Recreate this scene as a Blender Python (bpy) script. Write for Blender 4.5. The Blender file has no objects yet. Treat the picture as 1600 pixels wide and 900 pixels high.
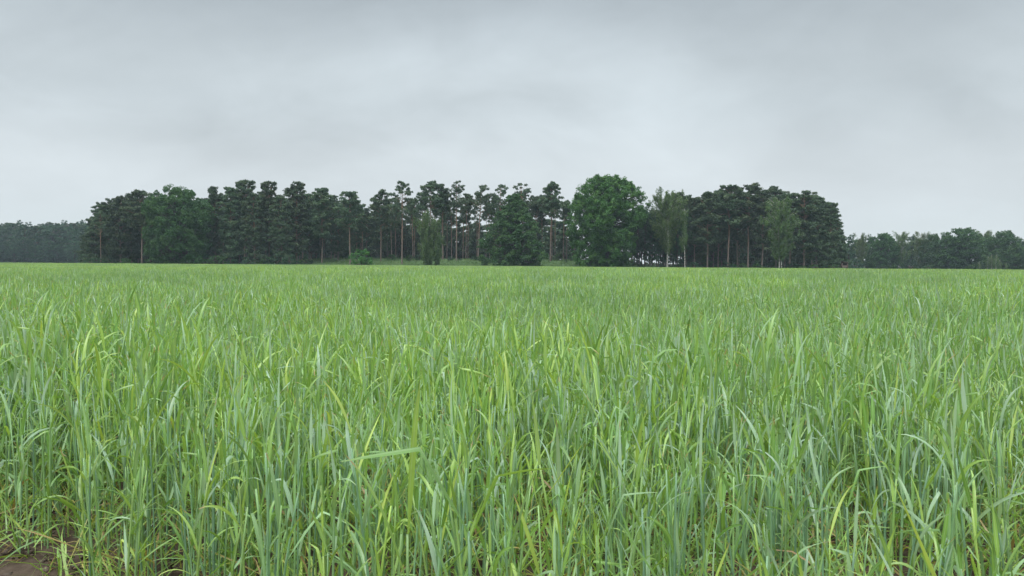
import bpy, math, random
import numpy as np
from mathutils import Vector, Matrix, Euler, noise

SC = bpy.context.scene
C = SC.collection
rng = np.random.default_rng(7)
random.seed(7)
PI = math.pi
R = math.radians

# ------------------------------------------------------------------ camera, sky, sun, exposure
EYE = 0.95
F = 1256.0                       # focal length in pixels of the 1600 px wide photograph
cam_d = bpy.data.cameras.new('camera')
cam_d.sensor_width = 36.0
cam_d.lens = 36.0 * F / 1600.0
cam_d.clip_start = 0.05
cam_d.clip_end = 9000.0
cam = bpy.data.objects.new('camera', cam_d)
C.objects.link(cam)
cam.matrix_world = Matrix.Translation((0, 0, EYE)) @ Matrix.Rotation(R(90 - 1.78), 4, 'X') @ Matrix.Rotation(R(0.15), 4, 'Z')
SC.camera = cam

SUN_EL, SUN_AZ = 58.0, 205.0      # azimuth clockwise from +Y: high, behind the camera to the left
world = bpy.data.worlds.new('World')
SC.world = world
world.use_nodes = True
wn, wl = world.node_tree.nodes, world.node_tree.links
wn.clear()


def nd(nodes, t, **kw):
    n = nodes.new(t)
    for k, v in kw.items():
        if k in n.bl_rna.properties:
            setattr(n, k, v)
        else:
            n.inputs[k].default_value = v
    return n


def math_node(nodes, links, op, a, b=None, clamp=False):
    n = nodes.new('ShaderNodeMath')
    n.operation = op
    n.use_clamp = clamp
    for i, v in enumerate((a, b)):
        if v is None:
            continue
        if isinstance(v, (int, float)):
            n.inputs[i].default_value = v
        else:
            links.new(v, n.inputs[i])
    return n.outputs[0]


sky = wn.new('ShaderNodeTexSky')
sky.sky_type = 'NISHITA'
sky.sun_disc = False
sky.sun_elevation = R(SUN_EL)
sky.sun_rotation = R(SUN_AZ)
sky.air_density = 1.0
sky.dust_density = 4.0
tc = wn.new('ShaderNodeTexCoord')
sep = wn.new('ShaderNodeSeparateXYZ')
wl.new(tc.outputs['Generated'], sep.inputs[0])
zc = math_node(wn, wl, 'MAXIMUM', sep.outputs['Z'], 0.0)
den = math_node(wn, wl, 'ADD', zc, 0.38)
px_ = math_node(wn, wl, 'DIVIDE', sep.outputs['X'], den)
py_ = math_node(wn, wl, 'DIVIDE', sep.outputs['Y'], den)
comb = wn.new('ShaderNodeCombineXYZ')
wl.new(px_, comb.inputs[0]); wl.new(py_, comb.inputs[1])
n1 = nd(wn, 'ShaderNodeTexNoise', Scale=1.15, Detail=5.0, Roughness=0.5, Distortion=0.5)
mp1 = wn.new('ShaderNodeMapping'); mp1.inputs['Location'].default_value = (7.7, 21.3, 0.0)
mp1.inputs['Scale'].default_value = (0.8, 1.0, 1.0)
wl.new(comb.outputs[0], mp1.inputs[0]); wl.new(mp1.outputs[0], n1.inputs['Vector'])
n2 = nd(wn, 'ShaderNodeTexNoise', Scale=3.4, Detail=6.0, Roughness=0.55, Distortion=0.4)
mp2 = wn.new('ShaderNodeMapping'); mp2.inputs['Location'].default_value = (9.0, 4.0, 2.0)
wl.new(comb.outputs[0], mp2.inputs[0]); wl.new(mp2.outputs[0], n2.inputs['Vector'])
# cloud brightness along the elevation: pale over the horizon, thicker cloud above, bright towards the zenith
ramp = wn.new('ShaderNodeValToRGB')
wl.new(zc, ramp.inputs[0])
ramp.color_ramp.interpolation = 'EASE'
el = ramp.color_ramp.elements
el[0].position = 0.0; el[0].color = (0.555, 0.612, 0.627, 1)
el[1].position = 1.0; el[1].color = (1.75, 1.85, 1.90, 1)
for p, c in ((0.09, (0.525, 0.572, 0.597, 1)), (0.20, (0.440, 0.490, 0.516, 1)), (0.33, (0.352, 0.398, 0.428, 1)), (0.62, (1.15, 1.23, 1.28, 1))):
    e = el.new(p); e.color = c
cv = wn.new('ShaderNodeMapRange')
cv.inputs['From Min'].default_value = 0.34; cv.inputs['From Max'].default_value = 0.66
cv.inputs['To Min'].default_value = 0.84; cv.inputs['To Max'].default_value = 1.16
wl.new(n1.outputs['Fac'], cv.inputs['Value'])
cv2 = wn.new('ShaderNodeMapRange')
cv2.inputs['From Min'].default_value = 0.3; cv2.inputs['From Max'].default_value = 0.7
cv2.inputs['To Min'].default_value = 0.93; cv2.inputs['To Max'].default_value = 1.07
wl.new(n2.outputs['Fac'], cv2.inputs['Value'])
cmul = math_node(wn, wl, 'MULTIPLY', cv.outputs[0], cv2.outputs[0])
# clouds flatten out into even haze at the horizon
hz = wn.new('ShaderNodeMapRange'); hz.inputs['From Min'].default_value = 0.0; hz.inputs['From Max'].default_value = 0.16
wl.new(zc, hz.inputs['Value'])
cm = math_node(wn, wl, 'SUBTRACT', cmul, 1.0)
cm = math_node(wn, wl, 'MULTIPLY', cm, hz.outputs[0])
cm = math_node(wn, wl, 'ADD', cm, 1.0)
cloud = wn.new('ShaderNodeVectorMath'); cloud.operation = 'SCALE'
wl.new(ramp.outputs[0], cloud.inputs[0])
SKY_S = 0.10
cm10 = math_node(wn, wl, 'MULTIPLY', cm, 1.0 / SKY_S)
wl.new(cm10, cloud.inputs['Scale'])
mixs = wn.new('ShaderNodeMix'); mixs.data_type = 'RGBA'
mixs.inputs['Factor'].default_value = 0.95
wl.new(sky.outputs[0], mixs.inputs['A']); wl.new(cloud.outputs[0], mixs.inputs['B'])
bg = nd(wn, 'ShaderNodeBackground', Strength=SKY_S)
wl.new(mixs.outputs['Result'], bg.inputs['Color'])
wo = wn.new('ShaderNodeOutputWorld')
wl.new(bg.outputs[0], wo.inputs['Surface'])

sun_d = bpy.data.lights.new('sun', 'SUN')
sun_d.energy = 1.5
sun_d.angle = R(25)
sun_d.color = (1.0, 0.965, 0.91)
sun = bpy.data.objects.new('sun', sun_d)
C.objects.link(sun)
az, elv = R(SUN_AZ), R(SUN_EL)
sdir = Vector((math.sin(az) * math.cos(elv), math.cos(az) * math.cos(elv), math.sin(elv)))
sun.rotation_euler = sdir.to_track_quat('Z', 'Y').to_euler()

vs = SC.view_settings
vs.view_transform = 'Standard'; vs.look = 'None'; vs.exposure = 0.42; vs.gamma = 1.0
vs.use_curve_mapping = False
SC.render.engine = 'CYCLES'
cy = SC.cycles
cy.max_bounces = 7; cy.diffuse_bounces = 4; cy.glossy_bounces = 2; cy.transmission_bounces = 4
cy.transparent_max_bounces = 4; cy.volume_bounces = 0
cy.use_denoising = True
cy.use_adaptive_sampling = False


# ------------------------------------------------------------------ helpers
def smooth(a, b, v):
    t = np.clip((np.asarray(v, float) - a) / (b - a), 0, 1)
    return t * t * (3 - 2 * t)


GX = np.array([-400, -121, -60, 0, 40, 79, 100, 118, 160, 500])
GZ = np.array([0.25, 0.2, -0.08, -0.32, -0.62, -1.0, -1.3, -1.85, -2.3, -2.6])


def ground(x, y):
    x = np.asarray(x, float); y = np.asarray(y, float)
    z = smooth(15, 190, y) * np.interp(x, GX, GZ)
    rise = 2.3 * smooth(-75, -45, x) * (1 - smooth(22, 45, x))
    z = z + smooth(189, 216, y) * rise
    z = z + 0.10 * smooth(25, 60, y) * np.sin(x * 0.045 + y * 0.02) * np.sin(y * 0.031 + 1.0) * (1 - smooth(150, 185, y))
    return z


def gz(x, y):
    return float(ground(x, y))


def at(px, Y):
    """the x of a place seen at column px of the photograph and Y metres away"""
    return (px - 800.0) / F * Y


def top_z(px, py, Y):
    return EYE + (411.0 + (px - 800) * math.tan(R(0.15)) - py) / F * Y


def tag(o, label=None, cat=None, group=None, kind=None):
    if label: o['label'] = label
    if cat: o['category'] = cat
    if group: o['group'] = group
    if kind: o['kind'] = kind
    return o


def build_mesh(name, verts, faces, mat=None, data=None, smooth_shade=True):
    """verts (n,3), faces (m,4) or (m,3) arrays (or list of such arrays); data (n,4) goes into the colour attribute leafdata"""
    me = bpy.data.meshes.new(name)
    if not isinstance(faces, (list, tuple)):
        faces = [faces]
    verts = np.asarray(verts, np.float32)
    me.vertices.add(len(verts))
    me.vertices.foreach_set('co', verts.ravel())
    idx = np.concatenate([f.ravel() for f in faces if len(f)]).astype(np.int32)
    sizes = np.concatenate([np.full(len(f), f.shape[1]) for f in faces if len(f)]).astype(np.int32)
    starts = np.concatenate([[0], np.cumsum(sizes)[:-1]]).astype(np.int32)
    me.loops.add(len(idx))
    me.loops.foreach_set('vertex_index', idx)
    me.polygons.add(len(sizes))
    me.polygons.foreach_set('loop_start', starts)
    me.polygons.foreach_set('loop_total', sizes)
    me.update(calc_edges=True)
    if smooth_shade:
        me.polygons.foreach_set('use_smooth', np.ones(len(sizes), bool))
    if data is not None:
        a = me.attributes.new('leafdata', 'FLOAT_COLOR', 'POINT')
        a.data.foreach_set('color', np.asarray(data, np.float32).ravel())
    if mat:
        me.materials.append(mat)
    return me


def link(name, me, parent=None, loc=None):
    o = bpy.data.objects.new(name, me)
    C.objects.link(o)
    if parent: o.parent = parent
    if loc is not None: o.location = loc
    return o


def empty(name, loc=(0, 0, 0), rz=0.0):
    o = bpy.data.objects.new(name, None)
    C.objects.link(o)
    o.empty_display_size = 0.3
    o.location = loc
    o.rotation_euler = (0, 0, rz)
    return o


def copy_tree(o, parent=None):
    c = o.copy(); C.objects.link(c); c.parent = parent
    for ch in CHILDREN.get(o.name, ()):
        copy_tree(ch, c)
    return c


CHILDREN = {}


def child(parent, o):
    o.parent = parent
    CHILDREN.setdefault(parent.name, []).append(o)
    return o


class Geo:
    """collects vertices, quads, triangles and the leafdata of each vertex"""
    def __init__(s):
        s.v, s.q, s.t, s.d, s.n = [], [], [], [], 0

    def add(s, v, q=None, t=None, d=None):
        v = np.asarray(v, float)
        if q is not None and len(q): s.q.append(np.asarray(q) + s.n)
        if t is not None and len(t): s.t.append(np.asarray(t) + s.n)
        if d is None: d = (0.5, 0.5, 0, 0)
        d = np.asarray(d, float)
        if d.ndim == 1: d = np.tile(d, (len(v), 1))
        s.v.append(v); s.d.append(d); s.n += len(v)

    def mesh(s, name, mat, smooth_shade=True):
        fs = []
        if s.q: fs.append(np.concatenate(s.q))
        if s.t: fs.append(np.concatenate(s.t))
        return build_mesh(name, np.concatenate(s.v), fs, mat, np.concatenate(s.d), smooth_shade)


def tube(geo, pts, radii, sides=6, d=(0.5, 0.5, 0, 0), cap=True):
    pts = np.asarray(pts, float); n = len(pts)
    radii = np.broadcast_to(radii, (n,))
    tan = np.gradient(pts, axis=0)
    tan /= np.linalg.norm(tan, axis=1)[:, None] + 1e-9
    ref = np.array([1.0, 0.13, 0.07]) if abs(tan[0][0]) < 0.8 else np.array([0.1, 1.0, 0.0])
    u = np.cross(tan, ref); u /= np.linalg.norm(u, axis=1)[:, None]
    w = np.cross(tan, u)
    a = np.arange(sides) * 2 * PI / sides
    ring = np.cos(a)[None, :, None] * u[:, None, :] + np.sin(a)[None, :, None] * w[:, None, :]
    v = pts[:, None, :] + ring * radii[:, None, None]
    i = np.arange(n - 1)[:, None] * sides; j = np.arange(sides)[None, :]; k = (j + 1) % sides
    q = np.stack([i + j, i + k, i + sides + k, i + sides + j], -1).reshape(-1, 4)
    v = v.reshape(-1, 3)
    dd = np.tile(np.asarray(d, float), (len(v), 1))
    dd[:, 1] = np.repeat(np.linspace(0, 1, n), sides)
    t = None
    if cap:
        v = np.vstack([v, pts[-1]]); dd = np.vstack([dd, dd[-1]])
        b = (n - 1) * sides
        t = np.stack([b + np.arange(sides), b + (np.arange(sides) + 1) % sides, np.full(sides, n * sides)], -1)
    geo.add(v, q, t, dd)


def box(geo, x0, x1, y0, y1, z0, z1, d=(0.5, 0.5, 0, 0)):
    v = [(x, y, z) for z in (z0, z1) for y in (y0, y1) for x in (x0, x1)]
    q = [(0, 2, 3, 1), (4, 5, 7, 6), (0, 1, 5, 4), (2, 6, 7, 3), (0, 4, 6, 2), (1, 3, 7, 5)]
    geo.add(v, q, None, d)


# ------------------------------------------------------------------ materials
def new_mat(name):
    m = bpy.data.materials.new(name); m.use_nodes = True
    n, l = m.node_tree.nodes, m.node_tree.links
    n.clear()
    out = n.new('ShaderNodeOutputMaterial')
    return m, n, l, out


def ramp_node(n, l, fac, stops, interp='LINEAR'):
    r = n.new('ShaderNodeValToRGB')
    r.color_ramp.interpolation = interp
    e = r.color_ramp.elements
    e[0].position, e[0].color = stops[0][0], (*stops[0][1], 1)
    e[1].position, e[1].color = stops[-1][0], (*stops[-1][1], 1)
    for p, c in stops[1:-1]:
        k = e.new(p); k.color = (*c, 1)
    l.new(fac, r.inputs[0])
    return r.outputs[0]


def mix_col(n, l, fac, a, b, mode='MIX'):
    m = n.new('ShaderNodeMix'); m.data_type = 'RGBA'; m.blend_type = mode
    for s, v in (('Factor', fac), ('A', a), ('B', b)):
        if isinstance(v, (int, float)): m.inputs[s].default_value = v
        elif isinstance(v, tuple): m.inputs[s].default_value = (*v, 1)
        else: l.new(v, m.inputs[s])
    return m.outputs['Result']


def hsv(n, l, col, h=None, s=None, v=None):
    k = n.new('ShaderNodeHueSaturation')
    l.new(col, k.inputs['Color'])
    for nm, x in (('Hue', h), ('Saturation', s), ('Value', v)):
        if x is None: continue
        if isinstance(x, (int, float)): k.inputs[nm].default_value = x
        else: l.new(x, k.inputs[nm])
    return k.outputs[0]


def mrange(n, l, val, a, b, c, d):
    k = n.new('ShaderNodeMapRange')
    l.new(val, k.inputs[0])
    for i, x in enumerate((a, b, c, d)): k.inputs[i + 1].default_value = x
    return k.outputs[0]


def leaf_shader(n, l, out, col, rough=0.45, trans=0.35, spec=0.5, trans_tint=(1.15, 1.1, 0.45)):
    p = n.new('ShaderNodeBsdfPrincipled')
    l.new(col, p.inputs['Base Color'])
    p.inputs['Roughness'].default_value = rough
    p.inputs['Specular IOR Level'].default_value = spec
    t = n.new('ShaderNodeBsdfTranslucent')
    l.new(mix_col(n, l, 1.0, col, trans_tint, 'MULTIPLY'), t.inputs[0])
    m = n.new('ShaderNodeMixShader'); m.inputs[0].default_value = trans
    l.new(p.outputs[0], m.inputs[1]); l.new(t.outputs[0], m.inputs[2])
    l.new(m.outputs[0], out.inputs['Surface'])
    return p


def rye_material():
    m, n, l, out = new_mat('rye_leaf')
    a = n.new('ShaderNodeAttribute'); a.attribute_name = 'leafdata'
    s = n.new('ShaderNodeSeparateColor'); l.new(a.outputs['Color'], s.inputs[0])
    tint, along, kind = s.outputs[0], s.outputs[1], s.outputs[2]
    oi = n.new('ShaderNodeObjectInfo')
    tint = math_node(n, l, 'ADD', tint, mrange(n, l, oi.outputs['Random'], 0, 1, -0.16, 0.12), True)
    # waxy blue-green to fresh yellow-green, one tone for each leaf
    g = ramp_node(n, l, tint, [(0.0, (0.38, 0.54, 0.41)), (0.16, (0.27, 0.44, 0.24)), (0.38, (0.18, 0.36, 0.10)), (0.62, (0.255, 0.425, 0.120)), (0.90, (0.32, 0.495, 0.13)), (1.0, (0.42, 0.56, 0.16))])
    tip = mrange(n, l, along, 0.85, 1.0, 0.0, 0.25)
    g = mix_col(n, l, tip, g, (0.34, 0.36, 0.10))
    rib = math_node(n, l, 'ABSOLUTE', math_node(n, l, 'SUBTRACT', a.outputs['Alpha'], 0.5))
    g = mix_col(n, l, mrange(n, l, rib, 0.02, 0.09, 0.45, 0.0), g, (0.45, 0.58, 0.36))
    # some tips are scorched brown
    rnd = math_node(n, l, 'FRACT', math_node(n, l, 'MULTIPLY', s.outputs[0], 937.1))
    brown = math_node(n, l, 'MULTIPLY', mrange(n, l, rnd, 0.72, 0.76, 0, 1), mrange(n, l, along, 0.86, 0.93, 0, 0.9))
    g = mix_col(n, l, brown, g, (0.40, 0.27, 0.13))
    # stems and sheaths: bluish wax bloom
    st = ramp_node(n, l, tint, [(0.0, (0.27, 0.45, 0.31)), (0.5, (0.31, 0.50, 0.25)), (1.0, (0.40, 0.58, 0.18))])
    k1 = mrange(n, l, kind, 0.2, 0.4, 0.0, 1.0)
    g = mix_col(n, l, k1, g, st)
    # withered lower leaves: straw
    wi = ramp_node(n, l, tint, [(0.0, (0.42, 0.46, 0.12)), (0.5, (0.40, 0.34, 0.15)), (1.0, (0.33, 0.23, 0.12))])
    k2 = mrange(n, l, kind, 0.7, 0.9, 0.0, 1.0)
    g = mix_col(n, l, k2, g, wi)
    # long fine veins
    tcx = n.new('ShaderNodeTexCoord')
    geo = n.new('ShaderNodeNewGeometry')
    nz = nd(n, 'ShaderNodeTexNoise', Scale=9.0, Detail=3.0)
    l.new(tcx.outputs['Object'], nz.inputs['Vector'])
    vv = mrange(n, l, nz.outputs['Fac'], 0.3, 0.7, 0.86, 1.14)
    ov = mrange(n, l, oi.outputs['Random'], 0.0, 1.0, 0.80, 1.16)
    g = hsv(n, l, g, None, None, math_node(n, l, 'MULTIPLY', vv, ov))
    # broad patches across the field
    fz = nd(n, 'ShaderNodeTexNoise', Scale=0.16, Detail=3.0)
    l.new(geo.outputs['Position'], fz.inputs['Vector'])
    g = hsv(n, l, g, mrange(n, l, fz.outputs['Fac'], 0.35, 0.65, 0.487, 0.508), mrange(n, l, fz.outputs['Fac'], 0.35, 0.65, 1.08, 0.95), mrange(n, l, fz.outputs['Fac'], 0.35, 0.65, 1.10, 0.90))
    p = leaf_shader(n, l, out, g, rough=0.36, trans=0.34, spec=0.6)
    return m


def foliage_material(name, lo, mid, hi, trans=0.25, rough=0.55, spread=0.12, spec=0.35):
    m, n, l, out = new_mat(name)
    a = n.new('ShaderNodeAttribute'); a.attribute_name = 'leafdata'
    s = n.new('ShaderNodeSeparateColor'); l.new(a.outputs['Color'], s.inputs[0])
    oi = n.new('ShaderNodeObjectInfo')
    g = ramp_node(n, l, s.outputs[0], [(0.0, lo), (0.5, mid), (1.0, hi)])
    g = hsv(n, l, g, mrange(n, l, oi.outputs['Random'], 0, 1, 0.488, 0.512), 1.0, mrange(n, l, oi.outputs['Random'], 0, 1, 1 - spread, 1 + spread))
    leaf_shader(n, l, out, g, rough, trans, spec, (1.1, 1.1, 0.6))
    return m


def bark_material(name, low, high, zlo, zhi, scale=6.0):
    m, n, l, out = new_mat(name)
    tcx = n.new('ShaderNodeTexCoord')
    sp = n.new('ShaderNodeSeparateXYZ'); l.new(tcx.outputs['Object'], sp.inputs[0])
    f = mrange(n, l, sp.outputs['Z'], zlo, zhi, 0, 1)
    nz = nd(n, 'ShaderNodeTexNoise', Scale=scale, Detail=5.0, Roughness=0.65)
    mp = n.new('ShaderNodeMapping'); mp.inputs['Scale'].default_value = (1, 1, 0.3)
    l.new(tcx.outputs['Object'], mp.inputs[0]); l.new(mp.outputs[0], nz.inputs['Vector'])
    c = mix_col(n, l, f, low, high)
    c = hsv(n, l, c, None, None, mrange(n, l, nz.outputs['Fac'], 0.3, 0.7, 0.55, 1.4))
    p = n.new('ShaderNodeBsdfPrincipled'); p.inputs['Roughness'].default_value = 0.9
    l.new(c, p.inputs['Base Color'])
    b = n.new('ShaderNodeBump'); b.inputs['Strength'].default_value = 0.5; b.inputs['Distance'].default_value = 0.03
    l.new(nz.outputs['Fac'], b.inputs['Height']); l.new(b.outputs[0], p.inputs['Normal'])
    l.new(p.outputs[0], out.inputs['Surface'])
    return m


def birch_bark():
    m, n, l, out = new_mat('birch_bark')
    tcx = n.new('ShaderNodeTexCoord')
    mp = n.new('ShaderNodeMapping'); mp.inputs['Scale'].default_value = (2.0, 2.0, 5.0)
    nz = nd(n, 'ShaderNodeTexNoise', Scale=1.0, Detail=4.0)
    l.new(tcx.outputs['Object'], mp.inputs[0]); l.new(mp.outputs[0], nz.inputs['Vector'])
    c = ramp_node(n, l, nz.outputs['Fac'], [(0.0, (0.03, 0.025, 0.02)), (0.40, (0.08, 0.07, 0.06)), (0.50, (0.48, 0.46, 0.42)), (1.0, (0.66, 0.64, 0.60))])
    p = n.new('ShaderNodeBsdfPrincipled'); p.inputs['Roughness'].default_value = 0.7
    l.new(c, p.inputs['Base Color'])
    l.new(p.outputs[0], out.inputs['Surface'])
    return m


def ground_material():
    m, n, l, out = new_mat('ground')
    geo = n.new('ShaderNodeNewGeometry')
    sp = n.new('ShaderNodeSeparateXYZ'); l.new(geo.outputs['Position'], sp.inputs[0])
    nz = nd(n, 'ShaderNodeTexNoise', Scale=14.0, Detail=8.0, Roughness=0.65)
    l.new(geo.outputs['Position'], nz.inputs['Vector'])
    nb = nd(n, 'ShaderNodeTexNoise', Scale=1.7, Detail=4.0)
    l.new(geo.outputs['Position'], nb.inputs['Vector'])
    soil = ramp_node(n, l, nz.outputs['Fac'], [(0.25, (0.038, 0.027, 0.020)), (0.5, (0.080, 0.058, 0.043)), (0.75, (0.14, 0.108, 0.082))])
    soil = hsv(n, l, soil, None, None, mrange(n, l, nb.outputs['Fac'], 0.3, 0.7, 0.75, 1.2))
    ng = nd(n, 'ShaderNodeTexNoise', Scale=0.35, Detail=5.0)
    l.new(geo.outputs['Position'], ng.inputs['Vector'])
    meadow = ramp_node(n, l, ng.outputs['Fac'], [(0.3, (0.050, 0.100, 0.032)), (0.55, (0.075, 0.135, 0.045)), (0.75, (0.11, 0.15, 0.06))])
    floor = ramp_node(n, l, ng.outputs['Fac'], [(0.3, (0.022, 0.030, 0.014)), (0.7, (0.050, 0.045, 0.025))])
    f1 = mrange(n, l, sp.outputs['Y'], 183.0, 187.0, 0, 1)
    c = mix_col(n, l, f1, soil, meadow)
    f2 = mrange(n, l, sp.outputs['Y'], 209.0, 216.0, 0, 1)
    c = mix_col(n, l, f2, c, floor)
    p = n.new('ShaderNodeBsdfPrincipled'); p.inputs['Roughness'].default_value = 0.95
    p.inputs['Specular IOR Level'].default_value = 0.2
    l.new(c, p.inputs['Base Color'])
    b = n.new('ShaderNodeBump'); b.inputs['Strength'].default_value = 0.7; b.inputs['Distance'].default_value = 0.02
    l.new(nz.outputs['Fac'], b.inputs['Height']); l.new(b.outputs[0], p.inputs['Normal'])
    l.new(p.outputs[0], out.inputs['Surface'])
    return m


def plain_noise(name, a, b, scale=8.0, rough=0.85, stretch=(1, 1, 1)):
    m, n, l, out = new_mat(name)
    tcx = n.new('ShaderNodeTexCoord')
    mp = n.new('ShaderNodeMapping'); mp.inputs['Scale'].default_value = stretch
    nz = nd(n, 'ShaderNodeTexNoise', Scale=scale, Detail=5.0, Roughness=0.6)
    l.new(tcx.outputs['Object'], mp.inputs[0]); l.new(mp.outputs[0], nz.inputs['Vector'])
    c = ramp_node(n, l, nz.outputs['Fac'], [(0.3, a), (0.7, b)])
    p = n.new('ShaderNodeBsdfPrincipled'); p.inputs['Roughness'].default_value = rough
    l.new(c, p.inputs['Base Color'])
    bp = n.new('ShaderNodeBump'); bp.inputs['Strength'].default_value = 0.4; bp.inputs['Distance'].default_value = 0.01
    l.new(nz.outputs['Fac'], bp.inputs['Height']); l.new(bp.outputs[0], p.inputs['Normal'])
    l.new(p.outputs[0], out.inputs['Surface'])
    return m


M_RYE = rye_material()
M_PINE = foliage_material('pine_needles', (0.036, 0.072, 0.038), (0.062, 0.112, 0.056), (0.125, 0.165, 0.078), trans=0.12, rough=0.6, spread=0.22)
M_OAK = foliage_material('broad_leaves', (0.034, 0.12, 0.030), (0.056, 0.185, 0.040), (0.12, 0.27, 0.060), trans=0.3)
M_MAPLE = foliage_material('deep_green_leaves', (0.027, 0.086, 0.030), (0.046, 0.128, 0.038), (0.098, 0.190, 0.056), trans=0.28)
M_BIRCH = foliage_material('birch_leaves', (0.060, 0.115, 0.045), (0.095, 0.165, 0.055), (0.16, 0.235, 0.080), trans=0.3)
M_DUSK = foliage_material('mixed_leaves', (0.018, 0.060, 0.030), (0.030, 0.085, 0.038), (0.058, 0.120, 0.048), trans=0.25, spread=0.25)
M_PBARK = bark_material('pine_bark', (0.17, 0.135, 0.115), (0.27, 0.165, 0.115), 4.0, 11.0)
M_DBARK = bark_material('dark_bark', (0.075, 0.062, 0.050), (0.065, 0.055, 0.045), 0.0, 8.0)
M_BBARK = birch_bark()
M_GROUND = ground_material()
M_WOOD = plain_noise('weathered_boards', (0.085, 0.064, 0.052), (0.14, 0.105, 0.085), 6.0, stretch=(1, 1, 6))
M_DARKWOOD = plain_noise('dark_timber', (0.06, 0.045, 0.035), (0.12, 0.09, 0.07), 8.0)
M_CLOD = plain_noise('soil_clod', (0.045, 0.032, 0.024), (0.12, 0.09, 0.068), 20.0)
M_MEADOW = foliage_material('meadow_grass', (0.06, 0.125, 0.04), (0.085, 0.17, 0.05), (0.15, 0.21, 0.08), trans=0.3)
M_DRY = foliage_material('dry_grass', (0.15, 0.11, 0.07), (0.22, 0.16, 0.10), (0.30, 0.24, 0.15), trans=0.2)


# ------------------------------------------------------------------ the ground
def make_ground():
    xs = np.concatenate([-np.geomspace(3000, 6, 46), np.linspace(-5.6, 5.6, 225), np.geomspace(6, 3000, 46)])
    ys = np.concatenate([[-60, -25, -10, -4, -1], np.linspace(-0.4, 6.4, 171), np.geomspace(6.7, 180, 60), np.linspace(184, 222, 22), np.geomspace(230, 6000, 26)])
    X, Y = np.meshgrid(xs, ys)
    Z = ground(X, Y)
    near = (np.abs(X) < 5.7) & (Y < 6.5) & (Y > -0.5)
    ii = np.argwhere(near)
    for i, j in ii:
        p = Vector((X[i, j] * 5.0, Y[i, j] * 5.0, 0))
        q = Vector((X[i, j] * 17.0, Y[i, j] * 17.0, 3))
        Z[i, j] += 0.024 * noise.noise(p) + 0.022 * abs(noise.noise(q)) + 0.012 * noise.noise(q * 2.7)
    nx, ny = len(xs), len(ys)
    v = np.stack([X, Y, Z], -1).reshape(-1, 3)
    i = np.arange(ny - 1)[:, None] * nx; j = np.arange(nx - 1)[None, :]
    q = np.stack([i + j, i + j + 1, i + nx + j + 1, i + nx + j], -1).reshape(-1, 4)
    o = link('ground', build_mesh('ground', v, q, M_GROUND))
    tag(o, kind='structure')


make_ground()


# ------------------------------------------------------------------ rye: blades, stalks, plants
def blade(geo, base, azim, length, width, a0, droop, twist=0.0, nseg=7, kink=None, tint=0.5, kind=0.0, across=3, sway=0.0, wave=0.0):
    """a strap leaf: starts a0 from the vertical towards azim, bends over by droop; kink=(s, angle) folds it sharply"""
    s = np.linspace(0, 1, nseg + 1)
    mid = (s[:-1] + s[1:]) / 2
    ang = a0 + droop * mid ** 1.8
    if kink: ang = ang + kink[1] * (mid > kink[0])
    azs = azim + sway * mid
    st = length / nseg
    dx = np.sin(ang) * np.cos(azs) * st; dy = np.sin(ang) * np.sin(azs) * st; dz = np.cos(ang) * st
    p = np.zeros((nseg + 1, 3)); p[1:, 0] = np.cumsum(dx); p[1:, 1] = np.cumsum(dy); p[1:, 2] = np.cumsum(dz)
    p += np.asarray(base)
    t = np.gradient(p, axis=0); t /= np.linalg.norm(t, axis=1)[:, None] + 1e-9
    side = np.array([-math.sin(azim), math.cos(azim), 0.0])
    nrm = np.cross(side, t); nrm /= np.linalg.norm(nrm, axis=1)[:, None] + 1e-9
    tw = (twist * s)[:, None]
    sd = np.cos(tw) * side + np.sin(tw) * nrm
    nn = -np.sin(tw) * side + np.cos(tw) * nrm
    w = width * 0.5 * np.minimum(1, 0.55 + s * 2.2) * np.clip(1 - s ** 2.6, 0, 1) ** 0.85
    w = w * (1 + wave * np.sin(s * 11))
    w[-1] = 0.0004
    w = w[:, None]
    if across == 3:
        L = p - sd * w + nn * w * 0.28
        Rr = p + sd * w + nn * w * 0.28
        v = np.stack([L, p, Rr], 1).reshape(-1, 3)
    else:
        v = np.stack([p - sd * w, p + sd * w], 1).reshape(-1, 3)
    i = np.arange(nseg)[:, None] * across; j = np.arange(across - 1)[None, :]
    q = np.stack([i + j, i + j + 1, i + across + j + 1, i + across + j], -1).reshape(-1, 4)
    d = np.zeros((len(v), 4)); d[:, 0] = tint; d[:, 1] = np.repeat(s, across); d[:, 2] = kind
    d[:, 3] = np.tile((0.0, 0.5, 1.0) if across == 3 else (0.0, 0.4), nseg + 1)
    geo.add(v, q, None, d)
    return p


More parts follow.
